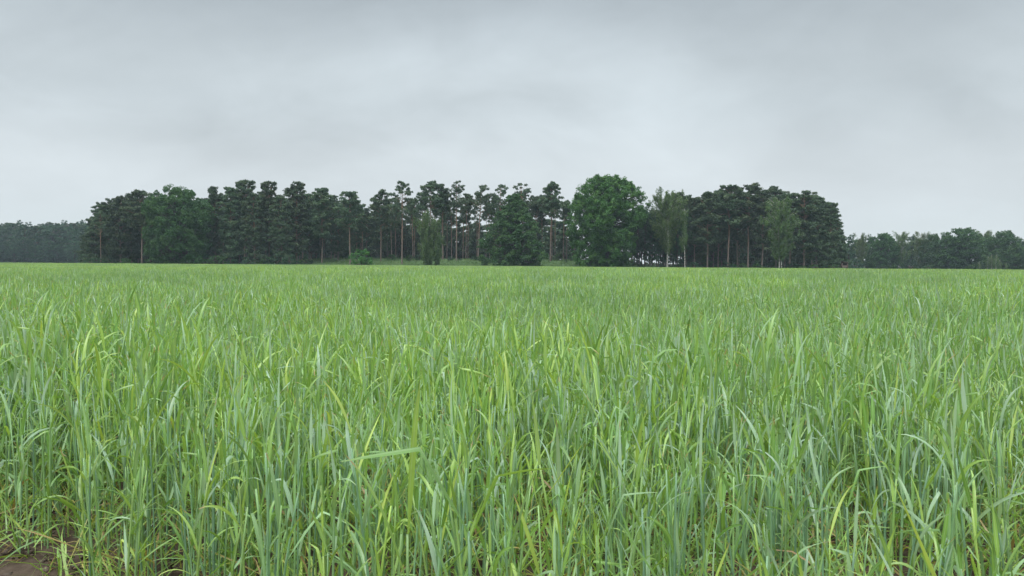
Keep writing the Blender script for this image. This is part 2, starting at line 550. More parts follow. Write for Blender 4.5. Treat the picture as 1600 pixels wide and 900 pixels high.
def stalk_spec(r, hmul=1.0, near=False):
    """the numbers of one stalk: bend of the stem and its leaves"""
    H = r.uniform(0.36, 0.51) * hmul
    lean = r.uniform(0, 0.12); la = r.uniform(0, 2 * PI)
    base_t = r.beta(2.0, 2.2)
    leaves = []
    hs = [0.16, 0.38, 0.62, 0.86, 1.0]
    az0 = r.uniform(0, 2 * PI)
    for k, h in enumerate(hs):
        if k == 0 and r.random() < 0.5: continue
        az = az0 + k * PI + r.normal(0, 0.45)
        L = (0.11 + 0.095 * r.random()) * (0.75 if k == 0 else 1.0) * (0.85 if k == 4 else 1.0)
        W = r.uniform(0.0060, 0.0108) * (0.7 if k == 0 else 1)
        a0 = r.uniform(0.10, 0.62) + (0.3 if k < 2 else 0)
        if k == 4: a0 = r.uniform(0.0, 0.3)
        droop = r.choice([0.1, 0.5, 0.95, 1.6, 2.4], p=[0.27, 0.26, 0.20, 0.15, 0.12])
        if k == 4: droop *= 0.55
        kink = (r.uniform(0.35, 0.75), r.uniform(0.9, 1.9)) if r.random() < 0.16 else None
        t = float(np.clip(base_t + r.normal(0, 0.2) - 0.05 + (0.25 if k == 0 else 0.0), 0, 1))
        kd = 1.0 if (k == 0 and r.random() < 0.3) else 0.0
        if kd: L *= 0.65; W *= 0.8
        leaves.append(dict(h=h, az=az, L=L, W=W, a0=a0, droop=droop, twist=r.normal(0, 1.6), kink=kink, tint=t, kind=kd, sway=r.normal(0, 0.35)))
    return dict(H=H, lean=lean, la=la, tint=float(np.clip(base_t + r.normal(0, .2), 0, 1)), r=r.uniform(0.0019, 0.0030), leaves=leaves)


def stem_pts(sp, n=5):
    s = np.linspace(0, 1, n)
    off = sp['lean'] * sp['H'] * s ** 1.6
    return np.stack([off * math.cos(sp['la']), off * math.sin(sp['la']), s * sp['H']], 1)


def stem_at(sp, h):
    off = sp['lean'] * sp['H'] * h ** 1.6
    return np.array([off * math.cos(sp['la']), off * math.sin(sp['la']), h * sp['H']])


def stem_geo(geo, sp, base=(0, 0, 0), sides=5, n=12):
    s = np.linspace(0, 1, n)
    if n > 8: s = np.array([0, .08, .145, .16, .175, .365, .38, .395, .605, .62, .635, .845, .86, .875, 1.0]); n = 15
    pts = np.stack([stem_at(sp, h) for h in s]) + np.asarray(base)
    # sheaths make the stem a little thicker half way up each joint
    rad = sp['r'] * (1.25 - 0.45 * s)
    if n > 8:
        for hh in (0.16, 0.38, 0.62, 0.86): rad = rad * (1 + 0.45 * np.exp(-((s - hh) / 0.012) ** 2))
    tube(geo, pts, rad, sides, (sp['tint'], 0, 0.5, 0))


def leaf_geo(geo, sp, lf, base=(0, 0, 0), nseg=7, across=3):
    b = stem_at(sp, lf['h']) + np.asarray(base)
    blade(geo, b, lf['az'], lf['L'], lf['W'], lf['a0'], lf['droop'], lf['twist'], nseg, lf['kink'], lf['tint'], lf['kind'], across, lf['sway'])


def field_height(x, y):
    """taller and shorter swathes of the crop"""
    return 1.0 + 0.13 * math.sin(x * 0.9 + 1.3) * math.sin(y * 0.7) + 0.07 * math.sin(x * 2.7 + y * 1.9) + 0.20 * math.exp(-((x + 1.85) ** 2 + (y - 3.6) ** 2) / 0.45)


# ---- individual plants along the near edge of the field
def field_edge(x):
    """y where the crop begins"""
    return float(np.interp(x, [-3.2, -1.8, -1.40, -1.15, -0.5, 0.0, 0.5, 3.0], [2.84, 2.62, 2.45, 2.05, 1.65, 1.35, 1.2, 1.05]))


def plant_thing(specs_bases, label, group=None, name='rye_plant'):
    root = empty(name)
    tag(root, label, 'rye plant', group)
    for sp, b in specs_bases:
        g = Geo(); stem_geo(g, sp, b)
        child(root, link('stem', g.mesh('stem', M_RYE)))
        for lf in sp['leaves']:
            g = Geo(); leaf_geo(g, sp, lf, b, 9)
            child(root, link('leaf', g.mesh('leaf', M_RYE)))
    return root


RYE_GROUP = 'rye plants at the near edge of the field'
RYE_LABEL = 'slender green rye plant at the near edge of the field above bare soil'
protos = []
TONES = {}
for k in range(26):
    n = [1, 2, 2, 3][k % 4]
    sb = []
    for i in range(n):
        sp = stalk_spec(rng)
        sb.append((sp, (rng.normal(0, 0.018), rng.normal(0, 0.018), 0) if i else (0, 0, 0)))
    protos.append(plant_thing(sb, RYE_LABEL, RYE_GROUP))
    mt = sum(q['tint'] for q, _ in sb) / len(sb)
    TONES[protos[-1].name] = 'bluish green' if mt < 0.42 else 'yellowish green'

# spots: thin near the edge, thicker behind
near_spots = []
tries = 0
while len(near_spots) < 290 and tries < 40000:
    tries += 1
    y = rng.uniform(0.95, 2.72)
    x = rng.uniform(-0.72 * y - 0.15, 0.72 * y + 0.15)
    e = field_edge(x)
    if y < e: continue
    dens = float(np.interp(y - e, [0, 0.4, 1.2], [0.45, 0.8, 1.0]))
    if y < 1.7: dens *= 0.45
    if rng.random() > dens: continue
    if any((x - a) ** 2 + (y - b) ** 2 < 0.045 ** 2 for a, b in near_spots): continue
    near_spots.append((x, y))
print('near plants', len(near_spots), tries)
for i, (x, y) in enumerate(near_spots):
    src = protos[i] if i < len(protos) else protos[int(rng.integers(len(protos)))]
    tone = TONES[src.name]
    o = src if i < len(protos) else copy_tree(src)
    o.location = (x, y, gz(x, y) - 0.005)
    s = rng.uniform(0.76, 1.00) * field_height(x, y)
    if y < 1.6: s *= 0.9
    o.scale = (s, s, s)
    o.rotation_euler = (rng.normal(0, 0.05), rng.normal(0, 0.05), rng.uniform(0, 2 * PI))
    u = 800 + F * x / y
    where = ('at the far left beside the bare soil', 'in the left third of the near edge', 'left of the centre of the near edge', 'right of the centre of the near edge',
             'in the right third of the near edge', 'at the far right of the near edge')[int(np.interp(u, [0, 270, 530, 800, 1070, 1330, 1600], [0, 1, 2, 3, 4, 5, 5.99]))]
    row = 'foremost' if y < 1.75 else ('second row' if y < 2.3 else 'third row')
    o['label'] = '%s %s rye plant %s' % (row, tone, where)
    o['group'] = '%s %s rye plants %s' % (row, tone, where)


def hero(px, Y, label, stalks):
    """a plant told apart in the photograph: stalks = [(dx, H, tint, [leaf dicts])]"""
    sb = []
    for dx, H, tint, lean, leaves in stalks:
        sp = dict(H=H, lean=abs(lean), la=0.0 if lean >= 0 else PI, tint=tint, r=0.0030, leaves=[dict(dict(h=1.0, az=0, L=0.25, W=0.015, a0=0.2, droop=0.3, twist=0.5, kink=None, tint=tint, kind=0.0, sway=0.0), **lf) for lf in leaves])
        sb.append((sp, (dx, 0, 0)))
    o = plant_thing(sb, label)
    x = at(px, Y)
    o.location = (x, Y, gz(x, Y) - 0.005)
    return o


RT, LT = -0.15, PI + 0.15
hero(742, 1.35, 'dark rye plant low in the centre whose broad top leaf folds flat to the left', [
    (0, 0.50, 0.15, -0.02, [dict(az=LT, L=0.30, W=0.021, a0=0.50, droop=0.1, kink=(0.5, 1.15), twist=0.5, tint=0.50),
                            dict(h=0.97, az=RT, L=0.22, W=0.017, a0=0.35, droop=0.4, kink=(0.55, 0.8), twist=0.8, tint=0.45),
                            dict(h=0.70, az=RT + 0.4, L=0.2, W=0.014, a0=0.35, droop=0.2, tint=0.35),
                            dict(h=0.6, az=LT, L=0.24, W=0.014, a0=0.3, droop=0.1, tint=0.3)]),
    (0.03, 0.42, 0.2, 0.05, [dict(az=RT, L=0.2, W=0.015, a0=0.2, droop=0.2, tint=0.2)])])
hero(636, 1.45, 'bright yellow green rye plant with one straight upright leaf left of the folded leaf', [
    (0, 0.46, 0.6, 0.0, [dict(az=RT, L=0.28, W=0.017, a0=0.05, droop=0.1, tint=0.8, twist=1.2), dict(h=0.8, az=LT, L=0.27, W=0.016, a0=0.25, droop=0.5, tint=0.7),
                         dict(h=0.6, az=RT, L=0.26, W=0.015, a0=0.5, droop=0.3, tint=0.4)])])
hero(926, 1.4, 'rye plant right of centre with a broad bright blade slanting up to the left', [
    (0, 0.42, 0.4, 0.0, [dict(az=LT, L=0.27, W=0.020, a0=0.38, droop=-0.1, tint=0.62, twist=0.2), dict(h=0.75, az=RT, L=0.24, W=0.016, a0=0.1, droop=0.2, tint=0.3)])])
hero(1038, 1.15, 'short rye plant with a pale leaf curled over like a hook at the bottom edge', [
    (0, 0.40, 0.05, 0.0, [dict(az=LT, L=0.18, W=0.014, a0=0.1, droop=0.6, kink=(0.5, 1.7), tint=0.0, twist=0.5), dict(h=0.85, az=RT, L=0.22, W=0.017, a0=0.45, droop=1.1, tint=0.25)])])
hero(1240, 1.15, 'blue green rye plant with a blunt folded leaf standing above the bottom right', [
    (0, 0.42, 0.1, 0.02, [dict(az=RT, L=0.22, W=0.020, a0=0.12, droop=0.1, kink=(0.6, 2.6), tint=0.0, twist=0.2), dict(h=0.8, az=RT, L=0.24, W=0.013, a0=0.7, droop=0.5, tint=0.3)])])
hero(1500, 1.2, 'yellowish rye plant with a long bright leaf leaning left near the right edge', [
    (0, 0.42, 0.6, 0.0, [dict(az=LT, L=0.25, W=0.017, a0=0.42, droop=0.1, tint=0.9, twist=0.3), dict(h=0.8, az=RT, L=0.24, W=0.016, a0=0.3, droop=0.2, tint=0.5),
                         dict(h=0.6, az=RT, L=0.25, W=0.016, a0=0.6, droop=0.1, tint=0.75)])])
hero(1095, 1.3, 'yellow green rye plant with a broad blade rising right between blue stems', [
    (0, 0.42, 0.5, 0.0, [dict(az=RT, L=0.26, W=0.019, a0=0.15, droop=0.1, tint=0.7, twist=0.4), dict(h=0.8, az=LT, L=0.26, W=0.017, a0=0.55, droop=0.1, tint=0.45)])])
hero(222, 2.75, 'rye plant with two long leaves spread in a wide V beside the bare soil', [
    (0, 0.36, 0.2, 0.0, [dict(az=RT, L=0.28, W=0.019, a0=0.35, droop=0.25, tint=0.45), dict(h=0.98, az=LT, L=0.27, W=0.018, a0=0.62, droop=0.1, tint=0.5)]),
    (0.02, 0.5, 0.1, 0.0, [dict(az=RT, L=0.2, W=0.014, a0=0.15, droop=0.2, tint=0.25), dict(h=0.8, az=LT, L=0.25, W=0.016, a0=0.35, droop=0.2, tint=0.4)])])


# ---- the rest of the crop: one object; its mesh holds the variants and the points they stand on
def make_crop():
    geo = Geo(); part = []       # part id for each vertex
    variants = {}

    def close(vid, n0):
        part.append(np.full(geo.n - n0, vid)); variants[vid] = True
    vid = 0
    sets = {}
    # full plants, 2-3 stalks
    sets['plant'] = []
    for k in range(18):
        n0 = geo.n
        for i in range(int(rng.integers(2, 4))):
            sp = stalk_spec(rng)
            b = (rng.normal(0, 0.022), rng.normal(0, 0.022), 0)
            stem_geo(geo, sp, b, 3, 4)
            for lf in sp['leaves']: leaf_geo(geo, sp, lf, b, 6)
        close(vid, n0); sets['plant'].append(vid); vid += 1
    # low tangle of thin and withered leaves at the foot
    sets['under'] = []
    for k in range(6):
        n0 = geo.n
        for i in range(16):
            b = rng.normal(0, 0.05, 3); b[2] = rng.uniform(0, 0.06)
            dead = rng.random() < 0.20
            blade(geo, b, rng.uniform(0, 2 * PI), rng.uniform(0.10, 0.26), rng.uniform(0.003, 0.008), rng.uniform(0.1, 1.1), rng.uniform(0.2, 2.2), rng.normal(0, 1), 5, None,
                  rng.random() if dead else rng.uniform(0.40, 0.88), 1.0 if dead else 0.0, 2, rng.normal(0, 1.0))
        close(vid, n0); sets['under'].append(vid); vid += 1
    # clumps of many stalks, 0.5 m across
    sets['clump'] = []
    for k in range(10):
        n0 = geo.n
        for i in range(46):
            sp = stalk_spec(rng)
            b = (rng.uniform(-0.27, 0.27), rng.uniform(-0.27, 0.27), 0)
            g2 = stem_at(sp, 0.35)
            tube(geo, np.array([g2, stem_at(sp, 1.0)]) + np.asarray(b), sp['r'], 3, (sp['tint'], 0, 0.5, 0), False)
            for lf in sp['leaves'][1:]: leaf_geo(geo, sp, lf, b, 4, 2)
        close(vid, n0); sets['clump'].append(vid); vid += 1
    # wide patches for the far field, 2 m across
    sets['patch'] = []
    for k in range(6):
        n0 = geo.n
        for i in range(560):
            b = np.array([rng.uniform(-1.1, 1.1), rng.uniform(-1.1, 1.1), rng.uniform(0.16, 0.38)])
            blade(geo, b, rng.uniform(0, 2 * PI), rng.uniform(0.16, 0.28), rng.uniform(0.016, 0.026), rng.uniform(0, 0.5), rng.choice([0.3, 0.9, 1.8]), rng.normal(0, 1), 3, None,
                  float(np.clip(rng.beta(2, 2.2) + rng.normal(0, .15), 0, 1)), 0.0, 2)
        close(vid, n0); sets['patch'].append(vid); vid += 1

    pts = []   # x, y, z, variant, rot, tiltx, tilty, scale

    def put(x, y, kind, s, tilt=0.06, sink=0.0):
        v = sets[kind][int(rng.integers(len(sets[kind])))]
        pts.append((x, y, float(ground(x, y)) - sink, v, rng.uniform(0, 2 * PI), rng.normal(0, tilt), rng.normal(0, tilt), s))

    near = np.array(near_spots)
    # plants to 9 m
    N1 = 0
    y0, y1 = 2.2, 9.0
    area = lambda a, b: 0.82 * (b * b - a * a) + 1.2 * (b - a)
    for _ in range(int(area(y0, y1) * 160)):
        y = math.sqrt(rng.uniform(y0 * y0, y1 * y1)); w = 0.82 * y + 0.6
        x = rng.uniform(-w, w)
        e = field_edge(x)
        if y < e: continue
        thin = float(np.interp(y, [2.2, 2.6, 2.9, 3.5], [0.15, 0.50, 0.90, 1.0]))
        thin *= float(np.interp(y - e, [0, 0.5], [0.6, 1.0]))
        if rng.random() > thin: continue
        put(x, y, 'plant', rng.uniform(0.88, 1.14) * field_height(x, y)); N1 += 1
    # undergrowth
    for _ in range(3400):
        y = rng.uniform(0.95, 7.0); w = 0.75 * y + 0.4
        x = rng.uniform(-w, w)
        if y < field_edge(x) - 0.05: continue
        if rng.random() > y / 5.0: continue
        put(x, y, 'under', rng.uniform(0.7, 1.25), 0.1)
    # clumps 9 - 45 m
    def band(ya, yb, step, kind, s0, s1, grow=True):
        y = ya; n = 0
        while y < yb:
            w = 0.80 * y + 2.5
            x = -w + rng.uniform(0, step)
            while x < w:
                xx, yy = x + rng.uniform(-.35, .35) * step, y + rng.uniform(-.35, .35) * step
                if in_field(xx, yy):
                    put(xx, yy, kind, rng.uniform(s0, s1) * (1 + (field_height(xx, yy) - 1) * 0.8), 0.04 if kind == 'clump' else 0.012); n += 1
                x += step
            y += step
        return n
    n2 = band(8.6, 34.0, 0.36, 'clump', 0.9, 1.12)
    n3 = band(33.0, 187.0, 1.45, 'patch', 0.9, 1.1)
    print('rye: plants', N1, 'clumps', n2, 'patches', n3)

    V = np.concatenate(geo.v); D = np.concatenate(geo.d); P = np.concatenate(part)
    pts_a = np.array(pts)
    nV, nP = len(V), len(pts_a)
    allv = np.vstack([V, pts_a[:, :3]])
    alld = np.vstack([D, np.zeros((nP, 4))])
    me = build_mesh('rye_crop', allv, [np.concatenate(geo.q)] + ([np.concatenate(geo.t)] if geo.t else []), M_RYE, alld)
    a = me.attributes.new('part_id', 'INT', 'POINT')
    a.data.foreach_set('value', np.concatenate([P, -(pts_a[:, 3] + 1)]).astype(np.int32))
    a = me.attributes.new('turn', 'FLOAT_VECTOR', 'POINT')
    rot = np.zeros((nV + nP, 3)); rot[nV:, 0] = pts_a[:, 5]; rot[nV:, 1] = pts_a[:, 6]; rot[nV:, 2] = pts_a[:, 4]
    a.data.foreach_set('vector', rot.astype(np.float32).ravel())
    a = me.attributes.new('size', 'FLOAT', 'POINT')
    sz = np.ones(nV + nP); sz[nV:] = pts_a[:, 7]
    a.data.foreach_set('value', sz.astype(np.float32))
    o = link('rye_crop', me)
    tag(o, 'dense green rye crop filling the field as far as the wood', 'crop', kind='stuff')

    ng = bpy.data.node_groups.new('scatter_rye', 'GeometryNodeTree')
    ng.interface.new_socket('Geometry', in_out='INPUT', socket_type='NodeSocketGeometry')
    ng.interface.new_socket('Geometry', in_out='OUTPUT', socket_type='NodeSocketGeometry')
    N, L = ng.nodes, ng.links
    gi, go = N.new('NodeGroupInput'), N.new('NodeGroupOutput')
    def named(nm, t):
        x = N.new('GeometryNodeInputNamedAttribute'); x.data_type = t; x.inputs['Name'].default_value = nm
        return x.outputs['Attribute']
    pid, turn, size = named('part_id', 'INT'), named('turn', 'FLOAT_VECTOR'), named('size', 'FLOAT')
    e2r = N.new('FunctionNodeEulerToRotation'); L.new(turn, e2r.inputs[0])
    join = N.new('GeometryNodeJoinGeometry')
    def pick(val):
        cmp_ = N.new('FunctionNodeCompare'); cmp_.data_type = 'INT'; cmp_.operation = 'EQUAL'
        ia = [s for s in cmp_.inputs if s.enabled and s.type == 'INT']
        L.new(pid, ia[0]); ia[1].default_value = val
        sg = N.new('GeometryNodeSeparateGeometry'); sg.domain = 'POINT'
        L.new(gi.outputs[0], sg.inputs['Geometry']); L.new(cmp_.outputs[0], sg.inputs['Selection'])
        return sg.outputs['Selection']
    for k in variants:
        iop = N.new('GeometryNodeInstanceOnPoints')
        L.new(pick(-(k + 1)), iop.inputs['Points'])
        L.new(pick(k), iop.inputs['Instance'])
        L.new(e2r.outputs[0], iop.inputs['Rotation'])
        L.new(size, iop.inputs['Scale'])
        L.new(iop.outputs[0], join.inputs[0])
    L.new(join.outputs[0], go.inputs[0])
    md = o.modifiers.new('scatter', 'NODES'); md.node_group = ng
    return o


def in_field(x, y):
    if y > 186.5 - 0.02 * max(0, x): return False
    # the brown strip cuts off the right corner of the field
    if x > 88 and y > 186 - (x - 88) * 1.5: return False
    return True


make_crop()


# ------------------------------------------------------------------ loose straw and clods on the soil
def make_litter():
    g = Geo()
    for k_ in range(900):
        y = rng.uniform(1.0, 4.2); x = rng.uniform(-0.75 * y - .1, 0.75 * y + .1) if k_ % 2 else rng.uniform(-2.2, -1.0)
        a = rng.uniform(0, PI); L = rng.uniform(0.03, 0.14)
        z = gz(x, y) + rng.uniform(0.008, 0.022)
        p = np.array([[x, y, z], [x + math.cos(a) * L * .5, y + math.sin(a) * L * .5, z + rng.uniform(0, .012)], [x + math.cos(a) * L, y + math.sin(a) * L, z]])
        tube(g, p, 0.0016, 3, (rng.random(), 0, 1.0, 0))
    o = link('straw_litter', g.mesh('straw_litter', M_RYE)); tag(o, 'scattered dry straw lying on the bare soil', 'straw', kind='stuff')
    g = Geo()
    ico = [(0, 0, 1), (0.894, 0, 0.447), (0.276, 0.851, 0.447), (-0.724, 0.526, 0.447), (-0.724, -0.526, 0.447), (0.276, -0.851, 0.447),
           (0.724, 0.526, -0.447), (-0.276, 0.851, -0.447), (-0.894, 0, -0.447), (-0.276, -0.851, -0.447), (0.724, -0.526, -0.447), (0, 0, -1)]
    tri = [(0, 1, 2), (0, 2, 3), (0, 3, 4), (0, 4, 5), (0, 5, 1), (1, 6, 2), (2, 7, 3), (3, 8, 4), (4, 9, 5), (5, 10, 1), (2, 6, 7), (3, 7, 8), (4, 8, 9), (5, 9, 10), (1, 10, 6),
           (6, 11, 7), (7, 11, 8), (8, 11, 9), (9, 11, 10), (10, 11, 6)]
    ico = np.array(ico)
    for _ in range(5200):
        y = rng.uniform(1.6, 4.0); x = rng.uniform(-0.75 * y - .1, 0.75 * y + .1) if rng.random() < .5 else rng.uniform(-2.4, -0.9)
        s = abs(rng.normal(0, 0.005)) + 0.0025
        v = ico * rng.uniform(0.5, 1.5, (12, 1)) * s * np.array([1, 1, .7]) + np.array([x, y, gz(x, y) + 0.006])
        g.add(v, None, tri)
    o = link('soil_clods', g.mesh('soil_clods', M_CLOD, False)); tag(o, 'small crumbs of brown soil on the ground', 'soil', kind='stuff')


make_litter()


# ------------------------------------------------------------------ trees
def tuft_cloud(geo, centers, radii, counts, size, flat=1.0, tint0=None, spiky=True, r=rng, droop=0.0, hollow=0.35):
    """many small leaf faces in ellipsoid clumps round the centres"""
    centers = np.asarray(centers, float)
    counts = np.broadcast_to(counts, (len(centers),)).astype(int)
    idx = np.repeat(np.arange(len(centers)), counts)
    n = len(idx)
    d = r.normal(0, 1, (n, 3)); d /= np.linalg.norm(d, axis=1)[:, None]
    rad = r.uniform(hollow ** 3, 1, n) ** (1 / 3)
    rr = np.broadcast_to(np.asarray(radii, float).reshape(-1, 1) if np.ndim(radii) == 1 else radii, (len(centers), 3) if np.ndim(radii) == 2 else (len(centers), 1))
    off = d * rad[:, None] * rr[idx] * np.array([1, 1, flat])
    if droop:
        off[:, 2] -= droop * (rad * r.random(n))
    p = centers[idx] + off
    # face orientation: outward with scatter
    nrm = d * 0.7 + r.normal(0, 0.75, (n, 3)) + np.array([0, 0, 0.35]); nrm /= np.linalg.norm(nrm, axis=1)[:, None]
    ref = r.normal(0, 1, (n, 3))
    u = np.cross(nrm, ref); u /= np.linalg.norm(u, axis=1)[:, None]
    w = np.cross(nrm, u)
    s = size * r.uniform(0.6, 1.35, n)[:, None]
    tcl = r.random(len(centers)) if tint0 is None else np.asarray(tint0)
    t = np.clip(tcl[idx] * 0.8 + r.random(n) * 0.2, 0, 1)
    if spiky:
        v = np.stack([p - u * s * 0.5, p + u * s * 0.5, p + w * s * 1.3], 1)
        k = 3
    else:
        v = np.stack([p - u * s * 0.55, p - w * s * 0.38, p + u * s * 0.6, p + w * s * 0.42], 1)
        k = 4
    f = np.arange(n * k).reshape(n, k)
    dd = np.zeros((n * k, 4)); dd[:, 0] = np.repeat(t, k); dd[:, 1] = 0.5
    if k == 3: geo.add(v.reshape(-1, 3), None, f, dd)
    else: geo.add(v.reshape(-1, 3), f, None, dd)


def limb(geo, a, b, r0, r1, r=rng, sag=0.0, n=5, sides=4):
    a, b = np.asarray(a, float), np.asarray(b, float)
    t = np.linspace(0, 1, n)[:, None]
    L = np.linalg.norm(b - a)
    p = a + (b - a) * t + np.array([0, 0, sag * L]) * (4 * t * (1 - t)) + r.normal(0, 0.025 * L, (n, 3)) * (4 * t * (1 - t))
    tube(geo, p, np.linspace(r0, r1, n), sides)
    return p


def pine(H, crown_lo, spread, seed, dens=1.0, lean=0.0, style='pads', ncl=46, low_dead=True, r_base=0.19):
    """a Scots pine: returns (trunk mesh, crown mesh)"""
    r = np.random.default_rng(seed)
    tg, cg = Geo(), Geo()
    n = 9
    s = np.linspace(0, 1, n)
    la = r.uniform(0, 2 * PI)
    bend = lean * H * s ** 1.5
    wob = np.cumsum(r.normal(0, 0.05, (n, 2)), axis=0); wob -= wob[0]
    P = np.stack([bend + wob[:, 0], wob[:, 1], s * H * 0.97], 1)
    tube(tg, P, np.interp(s, [0, 0.05, 0.6, 1], [r_base * 1.15, r_base, r_base * 0.62, 0.03]), 8)
    at_h = lambda h: np.array([np.interp(h, s, P[:, 0]), np.interp(h, s, P[:, 1]), np.interp(h, s, P[:, 2])])
    cs, rs, ti = [], [], []
    for k in range(ncl):
        h = crown_lo + (0.985 - crown_lo) * (r.random() ** 0.85)
        rel = (h - crown_lo) / (1 - crown_lo)
        if style != 'cone':
            reach = spread * 1.15 * max(0.03, 1 - ((rel - 0.34) / 0.68) ** 2) ** (0.6 if style == 'pads' else 0.42) * r.uniform(0.15, 1.0) ** 0.7
        else:
            reach = spread * (1.05 - 0.70 * rel ** 1.6) * r.uniform(0.3, 1.0)
        az_ = r.uniform(0, 2 * PI)
        base = at_h(max(crown_lo * 0.95, h - 0.03 - 0.05 * r.random()))
        tip = at_h(h) + np.array([math.cos(az_) * reach, math.sin(az_) * reach, r.uniform(-0.03, 0.06) * H * 0.5 + reach * 0.12])
        tip[2] = min(tip[2], H * (0.985 - 0.085 * (reach / spread) ** 2))
        limb(tg, base, tip, 0.055, 0.015, r, sag=-0.04)
        rc = r.uniform(0.6, 1.25) * (spread / 2.6) ** 0.5 * (1 - 0.45 * rel ** 2)
        cs.append(tip); rs.append(rc); ti.append(r.random())
        if r.random() < 0.55:
            cs.append(base * 0.42 + tip * 0.58 + r.normal(0, 0.15, 3)); rs.append(rc * 0.75); ti.append(r.random())
    cs.append(P[-1] + np.array([0, 0, -0.3])); rs.append(0.75); ti.append(0.5)
    rs = np.array(rs)
    # every pad is made of finer sprays
    sub_c, sub_r, sub_t = [], [], []
    for c, q, t in zip(cs, rs, ti):
        for j in range(int(5 * dens) + 2):
            o = r.normal(0, 1, 3); o /= np.linalg.norm(o)
            sub_c.append(c + o * q * np.array([1.0, 1.0, 0.38]) * r.uniform(0.2, 1.0)); sub_r.append(q * r.uniform(0.22, 0.46)); sub_t.append(t * 0.6 + r.random() * 0.4)
    tuft_cloud(cg, sub_c, np.array(sub_r) * 1.38, int(27 * dens) + 5, 0.215, 0.66, np.array(sub_t), True, r, hollow=0.1)
    if low_dead:
        for k in range(7):
            h = r.uniform(crown_lo * 0.5, crown_lo)
            a_ = r.uniform(0, 2 * PI); L = r.uniform(0.5, 1.5)
            b = at_h(h); limb(tg, b, b + np.array([math.cos(a_) * L, math.sin(a_) * L, r.uniform(-0.1, 0.3)]), 0.03, 0.008, r, n=3, sides=3)
    return tg.mesh('pine_trunk', M_PBARK), cg.mesh('pine_crown', M_PINE)


def broadleaf(H, profile, seed, nclump=110, leaf=0.24, per=150, mat=None, bark=None, clump_r=1.3, r_base=0.35, depth=1.0, flat=0.8, lumps=None, fill=0.35):
    """profile: [(height fraction, radius in metres)] of the crown envelope"""
    r = np.random.default_rng(seed)
    tg, cg = Geo(), Geo()
    s = np.linspace(0, 1, 8)
    P = np.stack([np.cumsum(r.normal(0, 0.08, 8)), np.cumsum(r.normal(0, 0.08, 8)), s * H * 0.86], 1); P -= P[0]
    tube(tg, P, np.interp(s, [0, 0.08, 1], [r_base * 1.35, r_base, 0.05]), 8)
    hp = np.array([p[0] for p in profile]); rp = np.array([p[1] for p in profile])
    cs, rs, ti = [], [], []
    lob_a, lob_p = r.uniform(0, 2 * PI, 5), r.uniform(0, 2 * PI, 5)
    for k in range(nclump):
        h = hp[0] + (hp[-1] - hp[0]) * r.random()
        env = float(np.interp(h, hp, rp))
        if r.random() > (env / rp.max()) ** 0.8 + 0.12: continue
        a = r.uniform(0, 2 * PI)
        lobe = 1 + 0.13 * math.sin(3 * a + lob_a[0] + 5 * h) + 0.08 * math.sin(5 * a + lob_a[1] - 9 * h)
        q = env * lobe * (r.uniform(0.72, 1.0) if r.random() > fill else r.uniform(0.1, 0.75))
        c = np.array([math.cos(a) * q, math.sin(a) * q * depth, h * H])
        cs.append(c); rs.append(clump_r * r.uniform(0.6, 1.2) * (0.7 + 0.3 * env / rp.max())); ti.append(r.random())
        if k % 2 == 0:
            hb = max(0.12, h - 0.16 - 0.1 * r.random())
            b = np.array([np.interp(hb, s, P[:, 0]), np.interp(hb, s, P[:, 1]), np.interp(hb, s * 0.86, P[:, 2])])
            limb(tg, b, c, 0.10, 0.02, r, sag=0.05)
    sub_c, sub_r, sub_t = [], [], []
    for c, q, t in zip(cs, rs, ti):
        for j in range(6):
            o = r.normal(0, 1, 3); o /= np.linalg.norm(o)
            sub_c.append(c + o * q * np.array([1, 1, flat]) * r.uniform(0.3, 0.95)); sub_r.append(q * r.uniform(0.32, 0.55)); sub_t.append(t * 0.7 + r.random() * 0.3)
    tuft_cloud(cg, sub_c, np.array(sub_r), per // 6, leaf, flat, np.array(sub_t), False, r, hollow=0.2)
    return tg.mesh('tree_trunk', bark or M_DBARK), cg.mesh('tree_crown', mat or M_OAK)


